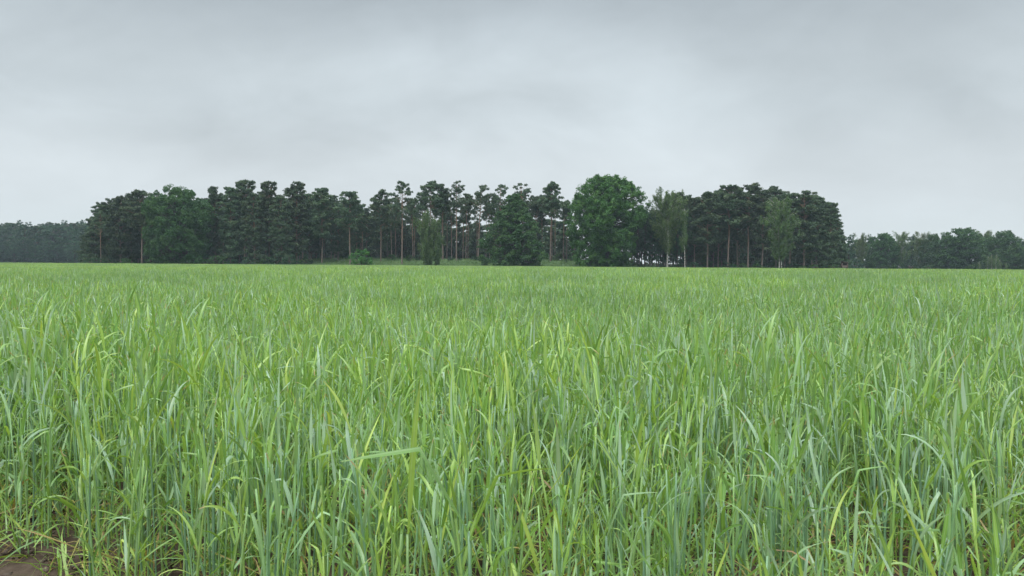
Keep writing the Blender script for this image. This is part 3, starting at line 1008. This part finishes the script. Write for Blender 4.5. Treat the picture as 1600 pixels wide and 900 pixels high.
def birch(H, spread, seed, crown_lo=0.3, trunks=1, ncl=60, dens=1.0, mat=None, low=1.0, split=0.5):
    """an airy birch with hanging sprays"""
    r = np.random.default_rng(seed)
    tg, cg = Geo(), Geo()
    cs, rs, ti = [], [], []
    lines = []
    for t in range(trunks):
        s = np.linspace(0, 1, 8)
        dx = (t - (trunks - 1) / 2) * split
        P = np.stack([dx * (1 + 1.8 * s) + np.cumsum(r.normal(0, 0.06, 8)), np.cumsum(r.normal(0, 0.06, 8)), s * H * (0.97 - 0.05 * t)], 1)
        P[0, :2] = (dx, 0)
        tube(tg, P, np.interp(s, [0, 0.1, 1], [0.11, 0.09, 0.02]), 7)
        lines.append((s, P))
    for k in range(ncl):
        s, P = lines[k % trunks]
        h = crown_lo + (1 - crown_lo) * r.random()
        rel = (h - crown_lo) / (1 - crown_lo)
        reach = spread * (0.30 + 0.75 * math.sin(PI * (0.05 + 0.70 * rel))) * r.uniform(0.15, 1.0)
        a = r.uniform(0, 2 * PI)
        g_ = lambda hh: np.array([np.interp(hh, s, P[:, 0]), np.interp(hh, s, P[:, 1]), np.interp(hh, s, P[:, 2])])
        b = g_(max(0.1, h - 0.10)); c = g_(h) + np.array([math.cos(a) * reach, math.sin(a) * reach, 0.2 * reach])
        limb(tg, b, c, 0.035, 0.010, r, sag=0.08, sides=3)
        # hanging curtain below the branch end
        m = int(r.integers(2, 5))
        for j in range(m):
            f = r.uniform(0.45, 1.05)
            e = b + (c - b) * f
            hang = r.uniform(0.6, 2.0) * low
            for q in np.arange(0, hang, 0.35):
                cs.append(e + np.array([r.normal(0, .12), r.normal(0, .12), -q])); rs.append(r.uniform(0.18, 0.42)); ti.append(r.random())
    tuft_cloud(cg, cs, np.array(rs), int(13 * dens), 0.155, 1.2, np.array(ti), False, r, hollow=0.0)
    return tg.mesh('birch_trunk', M_BBARK), cg.mesh('birch_crown', mat or M_BIRCH)


BASE_H = {}


def tree(name, meshes, x, y, H, H0, label, cat='tree', group=None, rz=None, wide=1.0, tilt=0.0):
    o = empty(name, (x, y, gz(x, y) - 0.15), rng.uniform(0, 2 * PI) if rz is None else rz)
    k = H / H0
    o.scale = (k * wide, k * wide, k)
    o.rotation_euler = (0, R(tilt), o.rotation_euler[2]) if tilt else o.rotation_euler
    tag(o, label, cat, group)
    link('trunk', meshes[0], o)
    link('crown', meshes[1], o)
    return o


# variants
PADS = [pine(20, lo, sp, 100 + i, dn, ln, 'pads', nc) for i, (lo, sp, dn, ln, nc) in enumerate([
    (0.58, 3.0, 1.0, 0.00, 62), (0.64, 2.6, 0.9, 0.02, 50), (0.54, 3.3, 1.0, -0.02, 72), (0.70, 2.9, 0.9, 0.03, 44), (0.62, 2.4, 1.1, 0.0, 50), (0.52, 2.9, 1.0, 0.01, 70)])]
FULL = [pine(20, lo, sp, 200 + i, dn, 0.0, 'dense', nc) for i, (lo, sp, dn, nc) in enumerate([(0.10, 3.2, 1.0, 150), (0.14, 3.0, 1.0, 140), (0.22, 3.3, 1.0, 130), (0.34, 3.1, 1.0, 110)])]
AIRY = [pine(20, lo, sp, 300 + i, 0.7, ln, 'pads', nc) for i, (lo, sp, ln, nc) in enumerate([(0.56, 3.1, 0.03, 34), (0.62, 2.9, -0.03, 30), (0.50, 3.2, 0.0, 38), (0.66, 3.4, 0.04, 28)])]
YOUNG = [pine(11, 0.04, 2.4, 400 + i, 0.9, 0.0, 'cone', 60, False, 0.10) for i in range(3)]
shr = [broadleaf(2.2, [(0.03, 1.3), (0.4, 1.6), (0.8, 1.1), (1.0, 0.4)], 40 + i, 26, 0.14, 110, [M_MAPLE, M_DUSK, M_DUSK][i], clump_r=0.5, r_base=0.04) for i in range(3)]
print('pine variants done')

WOODY = 192.0
PG = 'pines along the front of the wood'


def front(px, top, kind, k, label, D=None, wide=1.0, rz=None, tilt=0.0, name='pine_tree'):
    D = D or WOODY + 4
    x = at(px, D)
    H = top_z(px, top, D) - gz(x, D) + 0.15
    H0 = 11 if kind is YOUNG else 20
    return tree(name, kind[k % len(kind)], x, D, H, H0, label, 'pine', None, rz, wide, tilt)


FR = [
    (158, 329, AIRY, 0, 'low open pine at the left end of the wood, boughs reaching left', 198, 0.8),
    (188, 303, FULL, 1, 'dark full pine second from the left end of the wood', 200, 1.0),
    (206, 300, FULL, 3, 'slim dark pine between the second and the wide headed pine at the left end', 208, 0.85),
    (222, 297, PADS, 2, 'wide headed pine with a pale bare trunk just left of the round green tree', 196, 1.15),
    (246, 299, FULL, 2, 'dark pine half hidden behind the left side of the round green tree', 210, 0.9),
    (337, 288, FULL, 1, 'narrow topped pine just right of the round green tree', 200, 0.8),
    (360, 290, FULL, 0, 'shorter dense pine left of the tallest left hand pine, branched to the ground', 197, 0.85),
    (385, 278, FULL, 2, 'tallest dense pine of the left hand group with a broad rounded top', 201, 1.0),
    (398, 300, FULL, 0, 'low branched dark pine below the tallest pine of the left hand group', 196, 0.85),
    (421, 280, FULL, 2, 'tall narrow pine right of the tallest left hand pine, above a dark gap', 200, 0.85),
    (464, 280, FULL, 1, 'tall dense pine with layered boughs left of the leaning grey trunk', 199, 1.0),
    (440, 306, FULL, 0, 'bushy pine branched to the ground between two tall layered pines', 196, 0.9),
    (503, 291, FULL, 3, 'dense round topped pine standing over a grey leaning trunk', 201, 0.95),
    (483, 300, FULL, 2, 'dark pine filling the gap left of the round topped one', 206, 0.8),
    (528, 318, FULL, 1, 'short dark pine in the dip between two round topped pines', 206, 0.8),
    (547, 297, PADS, 5, 'broad domed pine above two pale slanting trunks, left of the small round bush', 198, 1.1),
    (566, 330, PADS, 4, 'lower pine with a leaning pale trunk behind the small round bush', 206, 0.9),
    (595, 296, PADS, 2, 'pine with a straight brown trunk at the left end of the grassy clearing', 205, 0.85),
    (612, 310, AIRY, 2, 'small open pine between the straight brown trunk and the tall lone pine', 212, 0.8),
    (628, 281, AIRY, 0, 'tall lone pine with two separate leaf clouds over a long pale trunk in the clearing', 200, 0.9),
    (645, 312, PADS, 3, 'reddish trunked pine right of the tall lone pine in the clearing', 213, 0.8),
    (672, 282, PADS, 0, 'dense dark crowned pine above the pale drooping birch', 209, 0.95),
    (692, 284, PADS, 4, 'close crowned pine joined to the dense crown above the drooping birch', 211, 0.9),
    (713, 280, AIRY, 1, 'thin tall pine with an open flat top right of the drooping birch', 208, 0.8),
    (728, 300, PADS, 3, 'slender pine under the open flat topped ones in the middle of the wood', 214, 0.8),
    (747, 287, AIRY, 3, 'open flat topped pine on a curving trunk left of the bushy green tree', 209, 0.9),
    (781, 286, AIRY, 2, 'open pine rising behind the left shoulder of the bushy green tree', 212, 0.9),
    (765, 300, PADS, 1, 'lower pine crowded between two open topped ones behind the bushy green tree', 216, 0.75),
    (818, 284, AIRY, 1, 'pine with a thin bare twiggy top right behind the bushy green tree', 210, 0.95),
    (838, 305, PADS, 3, 'short crowned pine right of the bushy green tree', 216, 0.8),
    (860, 284, PADS, 0, 'tall round headed pine between the bushy tree and the great broad tree', 208, 0.95),
    (880, 312, PADS, 3, 'low crowned pine touching the left side of the great broad tree', 214, 0.8),
    (1058, 298, FULL, 3, 'dark pine with a jagged top just right of the grey green birch', 202, 0.8),
    (1072, 303, PADS, 5, 'slim pine second to the right of the grey green birch', 207, 0.8),
    (1084, 306, FULL, 3, 'dark dense pine at the left shoulder of the right hand pine block', 203, 0.85),
    (1105, 297, FULL, 3, 'full dark pine over a leaning reddish trunk in the right hand block', 200, 1.0),
    (1122, 294, FULL, 2, 'dark pine between the leaning reddish trunk and the highest tops on the right', 206, 0.9),
    (1137, 287, PADS, 5, 'spiky topped tall pine near the middle of the right hand block', 202, 1.1),
    (1152, 290, FULL, 3, 'dense pine next right of the spiky topped one in the right hand block', 206, 0.9),
    (1168, 286, PADS, 2, 'highest pointed pine of the right hand block', 203, 1.05),
    (1190, 294, FULL, 3, 'dark pine just left of the white stemmed birch pair', 202, 0.95),
    (1212, 290, PADS, 0, 'open topped pine showing above the white stemmed birch pair', 210, 1.0),
    (1233, 299, FULL, 3, 'dark pine directly right of the white stemmed birch pair', 204, 0.9),
    (1256, 295, FULL, 2, 'big dense pine with knotted top, third from the right end of the wood', 201, 1.1),
    (1276, 303, FULL, 1, 'dense pine second from the right end of the wood, branched to the ground', 202, 1.0),
    (1296, 314, FULL, 0, 'last pine at the right end of the wood with boughs sticking out to the right', 200, 0.85),
]
for px, top, kind, k, label, D, wd in FR:
    front(px, top, kind, k, label, D, wd)

# pines deeper in the wood: nothing tells them apart
IN_LABEL = 'tall dark pine standing inside the wood behind the front row'
IN_GROUP = 'pines inside the wood'


def inner(px0, px1, n, kinds, d0, d1, t0, t1, wide=(0.8, 1.05), label=IN_LABEL, group=IN_GROUP):
    for i in range(n):
        px = px0 + (px1 - px0) * (i + rng.uniform(0.1, 0.9)) / n
        D = rng.uniform(d0, d1)
        x = at(px, D)
        H = top_z(px, rng.uniform(t0, t1), D) - gz(x, D) + 0.15
        kind = kinds[int(rng.integers(len(kinds)))]
        tree('pine_tree', kind[int(rng.integers(len(kind)))], x, D, H, 20, label, 'pine', group, None, rng.uniform(*wide))


def lg(a, b): return dict(label=a, group=b)


inner(150, 330, 16, [FULL], 206, 232, 306, 318, **lg('dark pine inside the left end of the wood, around the round green tree', 'inner pines at the left end'))
inner(330, 530, 24, [FULL, PADS], 206, 240, 300, 316, **lg('dark pine behind the tall dense pines of the left hand group', 'inner pines of the left hand group'))
inner(160, 560, 22, [FULL], 238, 262, 310, 325, **lg('dark pine at the very back of the left half of the wood', 'rearmost pines of the left half'))
inner(540, 620, 8, [PADS, FULL], 212, 236, 318, 334, **lg('shorter pine filling the dip in the treetops above the small round bush', 'pines in the dip of the treetops'))
inner(600, 900, 26, [PADS, AIRY], 217, 232, 300, 318, (0.55, 0.8), **lg('slim tall trunked pine behind the grassy clearing', 'inner pines behind the clearing'))
inner(985, 1080, 12, [PADS], 206, 226, 318, 336, (0.6, 0.85), **lg('thin pine in the open belt right of the great broad tree', 'pines of the open belt'))
inner(1075, 1290, 26, [PADS, FULL], 207, 240, 300, 316, **lg('dark pine inside the right hand pine block behind its front row', 'inner pines of the right hand block'))
inner(1290, 1312, 4, [FULL], 212, 236, 334, 350, (0.6, 0.8), **lg('short pine behind the last pine at the right end of the wood', 'inner pines at the right end'))
# a wall of dark undergrowth behind the trunks
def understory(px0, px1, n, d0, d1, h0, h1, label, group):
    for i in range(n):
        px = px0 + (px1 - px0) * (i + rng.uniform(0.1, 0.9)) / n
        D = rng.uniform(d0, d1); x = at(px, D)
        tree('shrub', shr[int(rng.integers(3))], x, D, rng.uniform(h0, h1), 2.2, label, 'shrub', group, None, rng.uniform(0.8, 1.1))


# younger, darker growth that closes the view between the trunks
YL = 'young dark pine between the bare trunks behind the clearing'
YG = 'young pines deep inside the wood'


def young(px0, px1, n, d0, d1, t0, t1, wide=(1.0, 1.3), YL=YL, YG=YG):
    for i in range(n):
        px = px0 + (px1 - px0) * (i + rng.uniform(0.1, 0.9)) / n
        D = rng.uniform(d0, d1); x = at(px, D)
        H = top_z(px, rng.uniform(t0, t1), D) - gz(x, D) + 0.15
        tree('young_pine', YOUNG[int(rng.integers(3))], x, D, H, 11, YL, 'pine', YG, None, rng.uniform(*wide))


young(140, 560, 34, 225, 262, 330, 352, YL='young dark pine in the shade of the left half of the wood', YG='young pines in the left half')
young(555, 895, 44, 236, 262, 342, 356)
young(560, 700, 12, 228, 240, 340, 360)
young(1080, 1300, 22, 225, 255, 335, 360, YL='young dark pine between the trunks of the right hand block', YG='young pines in the right hand block')
young(1290, 1318, 5, 202, 222, 364, 380, YL='low bushy pine at the right foot of the wood by the hide', YG='low pines at the right foot of the wood')
young(130, 200, 8, 200, 212, 346, 372, YL='low bushy pine at the left foot of the wood', YG='low pines at the left foot of the wood')
UG = 'dark leafy undergrowth in the shade deep inside the wood'
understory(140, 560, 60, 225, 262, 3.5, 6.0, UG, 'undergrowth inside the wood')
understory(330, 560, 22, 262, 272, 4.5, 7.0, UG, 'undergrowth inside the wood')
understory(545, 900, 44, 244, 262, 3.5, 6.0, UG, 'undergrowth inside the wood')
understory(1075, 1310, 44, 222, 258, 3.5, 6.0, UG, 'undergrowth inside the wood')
understory(980, 1080, 12, 216, 240, 1.2, 2.6, 'dim shrub between the slender stems right of the great tree', 'shrubs between the slender stems')
print('pines done')

# broadleaf trees of the wood edge
Dg = 190.0


def solo(name, meshes, px, top, D, H0, label, cat='tree', wide=1.0, rz=0.0):
    x = at(px, D); H = top_z(px, top, D) - gz(x, D) + 0.15
    return tree(name, meshes, x, D, H, H0, label, cat, None, rz, wide)


big = broadleaf(21, [(0.03, 5.6), (0.10, 7.0), (0.25, 7.3), (0.42, 8.2), (0.55, 9.4), (0.66, 9.6), (0.78, 8.6), (0.88, 6.8), (0.95, 4.8), (0.99, 2.5)], 11, 1000, 0.27, 200, M_OAK, clump_r=1.35, fill=0.50)
solo('broadleaf_tree', big, 946, 277, 195, 21, 'great broad crowned green tree, the biggest and brightest in front of the wood', wide=0.97)
bushy = broadleaf(17, [(0.03, 6.2), (0.12, 7.0), (0.35, 6.6), (0.52, 5.6), (0.68, 4.0), (0.84, 2.3), (0.98, 0.8)], 12, 620, 0.26, 180, M_MAPLE, clump_r=1.15, fill=0.35, flat=0.6)
solo('broadleaf_tree', bushy, 803, 302, 191, 17, 'bushy deep green tree leafy down to the grass in the middle of the wood edge', wide=0.98)
roundt = broadleaf(19, [(0.04, 5.5), (0.15, 7.0), (0.35, 8.0), (0.6, 8.3), (0.78, 7.4), (0.9, 5.2), (0.98, 2.2)], 13, 520, 0.27, 180, M_MAPLE, clump_r=1.35, fill=0.3)
solo('broadleaf_tree', roundt, 278, 291, 192, 19, 'round deep green leafy tree among the pines of the left part of the wood', wide=0.92)
bushm = broadleaf(3, [(0.05, 1.5), (0.4, 1.9), (0.75, 1.5), (0.97, 0.6)], 14, 46, 0.13, 150, M_OAK, clump_r=0.55, r_base=0.05)
solo('bush', bushm, 566, 389.5, 187.5, 3, 'small round bright green bush alone on the edge of the clearing', 'bush', 1.0)

weep = birch(14, 2.9, 21, 0.08, 2, 120, 1.9, low=1.5, split=0.3)
solo('birch_tree', weep, 668, 326, 190, 14, 'pale drooping birch with foliage hanging to the grass in the clearing', 'birch', 1.0)
weep2 = birch(8, 1.9, 22, 0.10, 1, 34, 1.4, low=1.3)
solo('birch_tree', weep2, 684, 360, 192, 8, 'smaller drooping birch against the right side of the pale drooping one', 'birch', 1.0)
bir1 = birch(19, 4.2, 23, 0.34, 1, 230, 1.9, low=0.9)
solo('birch_tree', bir1, 1042, 294, 194, 19, 'grey green birch with a white upper stem right of the great broad tree', 'birch', 1.05)
bir2 = birch(17, 3.7, 24, 0.24, 2, 230, 1.9, low=0.7, split=0.55)
solo('birch_tree', bir2, 1219, 306, 190, 17, 'light green birch pair on two white stems before the right hand pines', 'birch', 1.0)
thin1 = birch(15, 1.7, 25, 0.42, 1, 34, 1.2)
solo('birch_tree', thin1, 1070, 322, 192, 15, 'thin birch with a white leaning stem beside the grey green birch', 'birch', 1.0)
solo('birch_tree', thin1, 1044, 340, 191, 15, 'slight birch with a dull white foot just left of the leaning white stem', 'birch', 0.8, 2.0)

# slender stems with sky between them, right of the great tree
SL = 'slender dark stemmed tree in the thin belt between the great tree and the birches'
slim = [broadleaf(13, [(0.10, 0.3), (0.36, 0.8), (0.52, 1.8), (0.8, 2.2), (0.92, 1.7), (1.0, .5)], 30 + i, 70, 0.22, 120, M_DUSK, clump_r=0.85, r_base=0.11) for i in range(3)]
for i in range(26):
    px = 984 + 100 * (i + rng.random()) / 26; D = rng.uniform(197, 214); x = at(px, D)
    tree('slender_tree', slim[i % 3], x, D, rng.uniform(11.5, 14.5), 13, SL, 'tree', 'slender trees right of the great tree', None, rng.uniform(0.7, 1.0))

# low shrubs under the wood edge
UL = 'low dark shrub at the foot of the wood edge'
SHR = [(p, None) for p in (140, 152, 170, 196, 236, 300, 318, 340, 365, 388, 412, 430, 452, 478)]
for p, _ in SHR:
    D = rng.uniform(188.5, 197); x = at(p, D)
    tree('shrub', shr[int(rng.integers(3))], x, D, rng.uniform(1.6, 3.4), 2.2, UL + ', left of the clearing', 'shrub', 'shrubs left of the clearing', None, rng.uniform(0.9, 1.6))
for p in (590, 612, 640, 655, 704, 718, 742, 752, 860, 872, 884, 893, 985):
    D = rng.uniform(205, 214); x = at(p, D)
    tree('shrub', shr[int(rng.integers(3))], x, D, rng.uniform(0.7, 1.8), 2.2, 'small dark shrub dotted along the back of the grassy clearing', 'shrub', 'shrubs behind the clearing', None, rng.uniform(0.9, 1.4))
for p in (1000, 1018, 1032, 1060, 1082, 1098, 1120, 1140, 1160, 1182, 1204, 1236, 1254, 1272, 1290, 1302):
    D = rng.uniform(192, 200); x = at(p, D)
    tree('shrub', shr[int(rng.integers(3))], x, D, rng.uniform(1.0, 2.4), 2.2, UL + ', right of the great tree', 'shrub', 'shrubs right of the great tree', None, rng.uniform(0.9, 1.6))

# far wood on the left, some 400 m away
mixed = [broadleaf(17, [(0.02, 4.0), (0.3, 4.8), (0.6, 4.6), (0.85, 3.2), (0.99, 1.2)], 50 + i, 90, 0.42, 70, M_DUSK, clump_r=1.3) for i in range(3)]
for i in range(34):
    px = -70 + 230 * (i + rng.random()) / 34; D = rng.uniform(385, 440); x = at(px, D)
    H = top_z(px, rng.uniform(343, 353), D) - gz(x, D)
    m_ = mixed[i % 3] if i % 3 else FULL[i % 4]
    tree('distant_tree', m_, x, D, H, 17 if i % 3 else 20, 'hazy dark tree in the low far wood beyond the left end of the field', 'tree', 'trees of the far wood on the left', None, rng.uniform(1.1, 1.5))
for i in range(16):
    px = -60 + 215 * (i + rng.random()) / 16; D = rng.uniform(374, 384); x = at(px, D)
    tree('distant_tree', mixed[i % 3], x, D, rng.uniform(9, 13.5), 17, 'lower hazy tree along the front of the far wood on the left', 'tree', 'low trees of the far wood on the left', None, rng.uniform(1.3, 1.7))

# the tree line on the right, some 290 m away
fbirch = [birch(16, 3.0, 60 + i, 0.28, 1, 100, 1.4, mat=M_BIRCH) for i in range(2)]
oakf = [broadleaf(15, [(0.03, 4.8), (0.25, 6.0), (0.55, 6.4), (0.8, 5.0), (0.97, 1.8)], 70 + i, 400, 0.30, 130, M_MAPLE, clump_r=1.3) for i in range(2)]
RT_ = [
    (1326, 366, mixed[0], 17, 292, 1.0, 'broadleaf_tree', 'dull green tree just right of the end of the pine wood'),
    (1345, 363, fbirch[0], 16, 284, 1.0, 'birch_tree', 'thin birch on a white stem right of the raised hide'),
    (1358, 367, mixed[1], 17, 300, 1.0, 'broadleaf_tree', 'dull leafy tree behind the thin birch near the hide'),
    (1378, 364, oakf[0], 15, 286, 0.9, 'broadleaf_tree', 'dark green round tree left of the pale birches on the right'),
    (1408, 361, fbirch[1], 16, 284, 1.3, 'birch_tree', 'pale airy birch with a light stem, first right of the dark round tree'),
    (1424, 366, mixed[2], 17, 296, 1.0, 'broadleaf_tree', 'greyish tree between the two pale airy birches'),
    (1440, 361, fbirch[0], 16, 288, 1.4, 'birch_tree', 'second pale airy birch, left of the darkest tree on the right'),
    (1456, 366, oakf[1], 15, 286, 0.75, 'broadleaf_tree', 'mid green tree touching the left side of the darkest tree on the right'),
    (1500, 356, oakf[0], 15, 280, 1.18, 'broadleaf_tree', 'darkest and tallest round tree in the row near the right edge'),
    (1484, 368, mixed[0], 17, 296, 1.0, 'broadleaf_tree', 'dim tree behind the left side of the darkest round tree'),
    (1538, 359, fbirch[1], 16, 288, 1.3, 'birch_tree', 'pale thin birch between the darkest tree and the last round tree'),
    (1566, 361, oakf[1], 15, 282, 1.08, 'broadleaf_tree', 'last full round tree before the right edge'),
    (1594, 370, mixed[2], 17, 284, 1.1, 'broadleaf_tree', 'dark tree cut by the right edge of the view'),
    (1624, 368, oakf[0], 15, 286, 1.0, 'broadleaf_tree', 'round tree just past the right edge of the view'),
    (1650, 366, mixed[1], 17, 286, 1.0, 'broadleaf_tree', 'dull tree farthest out to the right of the row'),
]
for px, top, ms, H0, D, wd, nm, lb in RT_:
    solo(nm, ms, px, top, D, H0, lb, 'tree' if nm != 'birch_tree' else 'birch', wd, rng.uniform(0, 6))
for i in range(20):
    px = 1312 + 350 * (i + rng.random()) / 20; D = rng.uniform(305, 335); x = at(px, D)
    H = top_z(px, rng.uniform(369, 380), D) - gz(x, D)
    tree('distant_tree', mixed[i % 3], x, D, H, 17, 'dim hazy tree filling in behind the row on the right', 'tree', 'trees behind the row on the right', None, rng.uniform(1.2, 1.6))
for i in range(15):
    px = 1315 + 340 * (i + rng.random()) / 15; D = rng.uniform(276, 284); x = at(px, D)
    tree('shrub', shr[i % 3], x, D, rng.uniform(2.5, 5.0), 2.2, 'low hazy shrub at the foot of the tree row on the right', 'shrub', 'shrubs at the foot of the right tree row', None, rng.uniform(1.0, 1.4))
# thin pale saplings near the right edge
sap = birch(6, 0.8, 80, 0.5, 1, 12, 0.7)
for px in (1530, 1543, 1549, 1556, 1562, 1572):
    D = rng.uniform(262, 272); x = at(px, D)
    tree('birch_sapling', sap, x, D, rng.uniform(4, 7), 6, 'thin whitish sapling before the last round tree near the right edge', 'sapling', 'whitish saplings near the right edge', None, 1.0)


# ------------------------------------------------------------------ grass of the clearing and the dry strip
def grass(name, spots, mat, h0, h1, w, label, cat, per=7):
    g = Geo()
    for x, y in spots:
        z = gz(x, y)
        for k in range(per):
            blade(g, (x + rng.normal(0, .18), y + rng.normal(0, .18), z - 0.02), rng.uniform(0, 2 * PI), rng.uniform(h0, h1), w * rng.uniform(.6, 1.3), rng.uniform(0, .5), rng.uniform(0, 1.2), rng.normal(0, 1), 2, None, rng.random(), 0, 2)
    o = link(name, g.mesh(name, mat)); tag(o, label, cat, kind='stuff')


cl = []
for _ in range(6000):
    y = rng.uniform(187.5, 214); x = rng.uniform(at(440, y), at(1010, y))
    cl.append((x, y))
grass('meadow_grass', cl, M_MEADOW, 0.25, 0.55, 0.05, 'rough green grass of the clearing before the wood', 'grass', 5)
mg = []
for _ in range(2600):
    y = rng.uniform(187.3, 190.5); x = rng.uniform(at(125, y), at(1320, y))
    if noise.noise(Vector((x * 0.12, 0, 5))) > -0.15: mg.append((x, y))
grass('field_margin_grass', mg, M_MEADOW, 0.5, 1.1, 0.05, 'rank uncut grass along the margin between field and wood', 'grass', 5)
dr = []
for _ in range(4200):
    x = rng.uniform(90, 165); y0 = 186 - (x - 88) * 1.5
    y = rng.uniform(max(y0, 120), max(y0, 120) + 26)
    dr.append((x, y))
grass('dry_grass', dr, M_DRY, 0.55, 1.05, 0.045, 'strip of brown dry grass at the far right end of the field', 'grass', 6)


# ------------------------------------------------------------------ raised hide
def make_hide():
    D = 196.0; px = 1319; x = at(px, D)
    root = empty('raised_hide', (x, D, gz(x, D)), R(-12))
    tag(root, 'small brown wooden hunting hide on short posts at the right end of the wood', 'hide')

    def part(name, fn, mat=M_WOOD):
        g = Geo(); fn(g); return link(name, g.mesh(name, mat, False), root)
    zb, zt = 0.75, 2.35
    w, d = 0.72, 0.70
    for sx in (-1, 1):
        for sy in (-1, 1):
            def leg(g, sx=sx, sy=sy): tube(g, [(sx * (w + .05), sy * (d + .05), -0.1), (sx * (w - .1), sy * (d - .1), zb - 0.062)], 0.06, 6)
            part('post', leg, M_DARKWOOD)
    part('deck', lambda g: box(g, -w - .06, w + .06, -d - .06, d + .06, zb - .06, zb), M_DARKWOOD)
    nb = 8
    bw = 2 * w / nb
    for k in range(nb):
        xa = -w + k * bw
        part('board', lambda g: box(g, xa + .006, xa + bw - .006, -d - .025 - .006 * (k % 2), -d, zb + .002, zb + (.85 if 1 <= k <= 6 else zt - zb)))
        part('board', lambda g: box(g, xa + .006, xa + bw - .006, d, d + .025 + .006 * (k % 2), zb + .002, zt))
    for sx in (-1, 1):
        for k in range(6):
            ya = -d + .004 + k * (2 * d - .008) / 6
            a, b = sorted((sx * w, sx * (w - .025)))
            part('board', lambda g: box(g, a, b, ya + .006, ya + (2 * d - .008) / 6 - .006, zb + .002, zt))
    part('header', lambda g: box(g, -w + bw, w - bw, -d - .03, -d, zt - .22, zt))
    def roof(g):
        v = [(-w - .18, -d - .22, zt + .10), (w + .18, -d - .22, zt + .10), (w + .18, d + .18, zt + .003), (-w - .18, d + .18, zt + .003)]
        v2 = [(a, b, c + .05) for a, b, c in v]
        g.add(v + v2, [(0, 3, 2, 1), (4, 5, 6, 7), (0, 1, 5, 4), (1, 2, 6, 5), (2, 3, 7, 6), (3, 0, 4, 7)])
    part('roof', roof, M_DARKWOOD)
    def lad(g):
        for sx in (-.2, .2): tube(g, [(sx, d + .9, -.05), (sx, d + .1, zb + .3)], 0.03, 4)
        for q in (.25, .5, .75): tube(g, [(-.2, d + .9 - .8 * q, (zb + .3) * q), (.2, d + .9 - .8 * q, (zb + .3) * q)], 0.022, 4)
    part('ladder', lad, M_DARKWOOD)


make_hide()

# ------------------------------------------------------------------ hazy air
g = Geo(); box(g, -520, 520, -12, 520, -4.0, 34.0)
hm, n, l, out = new_mat('haze_air')
pv = n.new('ShaderNodeVolumePrincipled')
pv.inputs['Color'].default_value = (0.70, 0.86, 1.0, 1)
pv.inputs['Density'].default_value = 0.00023
l.new(pv.outputs[0], out.inputs['Volume'])
hz_o = link('haze', g.mesh('haze', hm, False))
tag(hz_o, kind='stuff')
hz_o['label'] = 'thin pale haze over the whole field'; hz_o['category'] = 'haze'
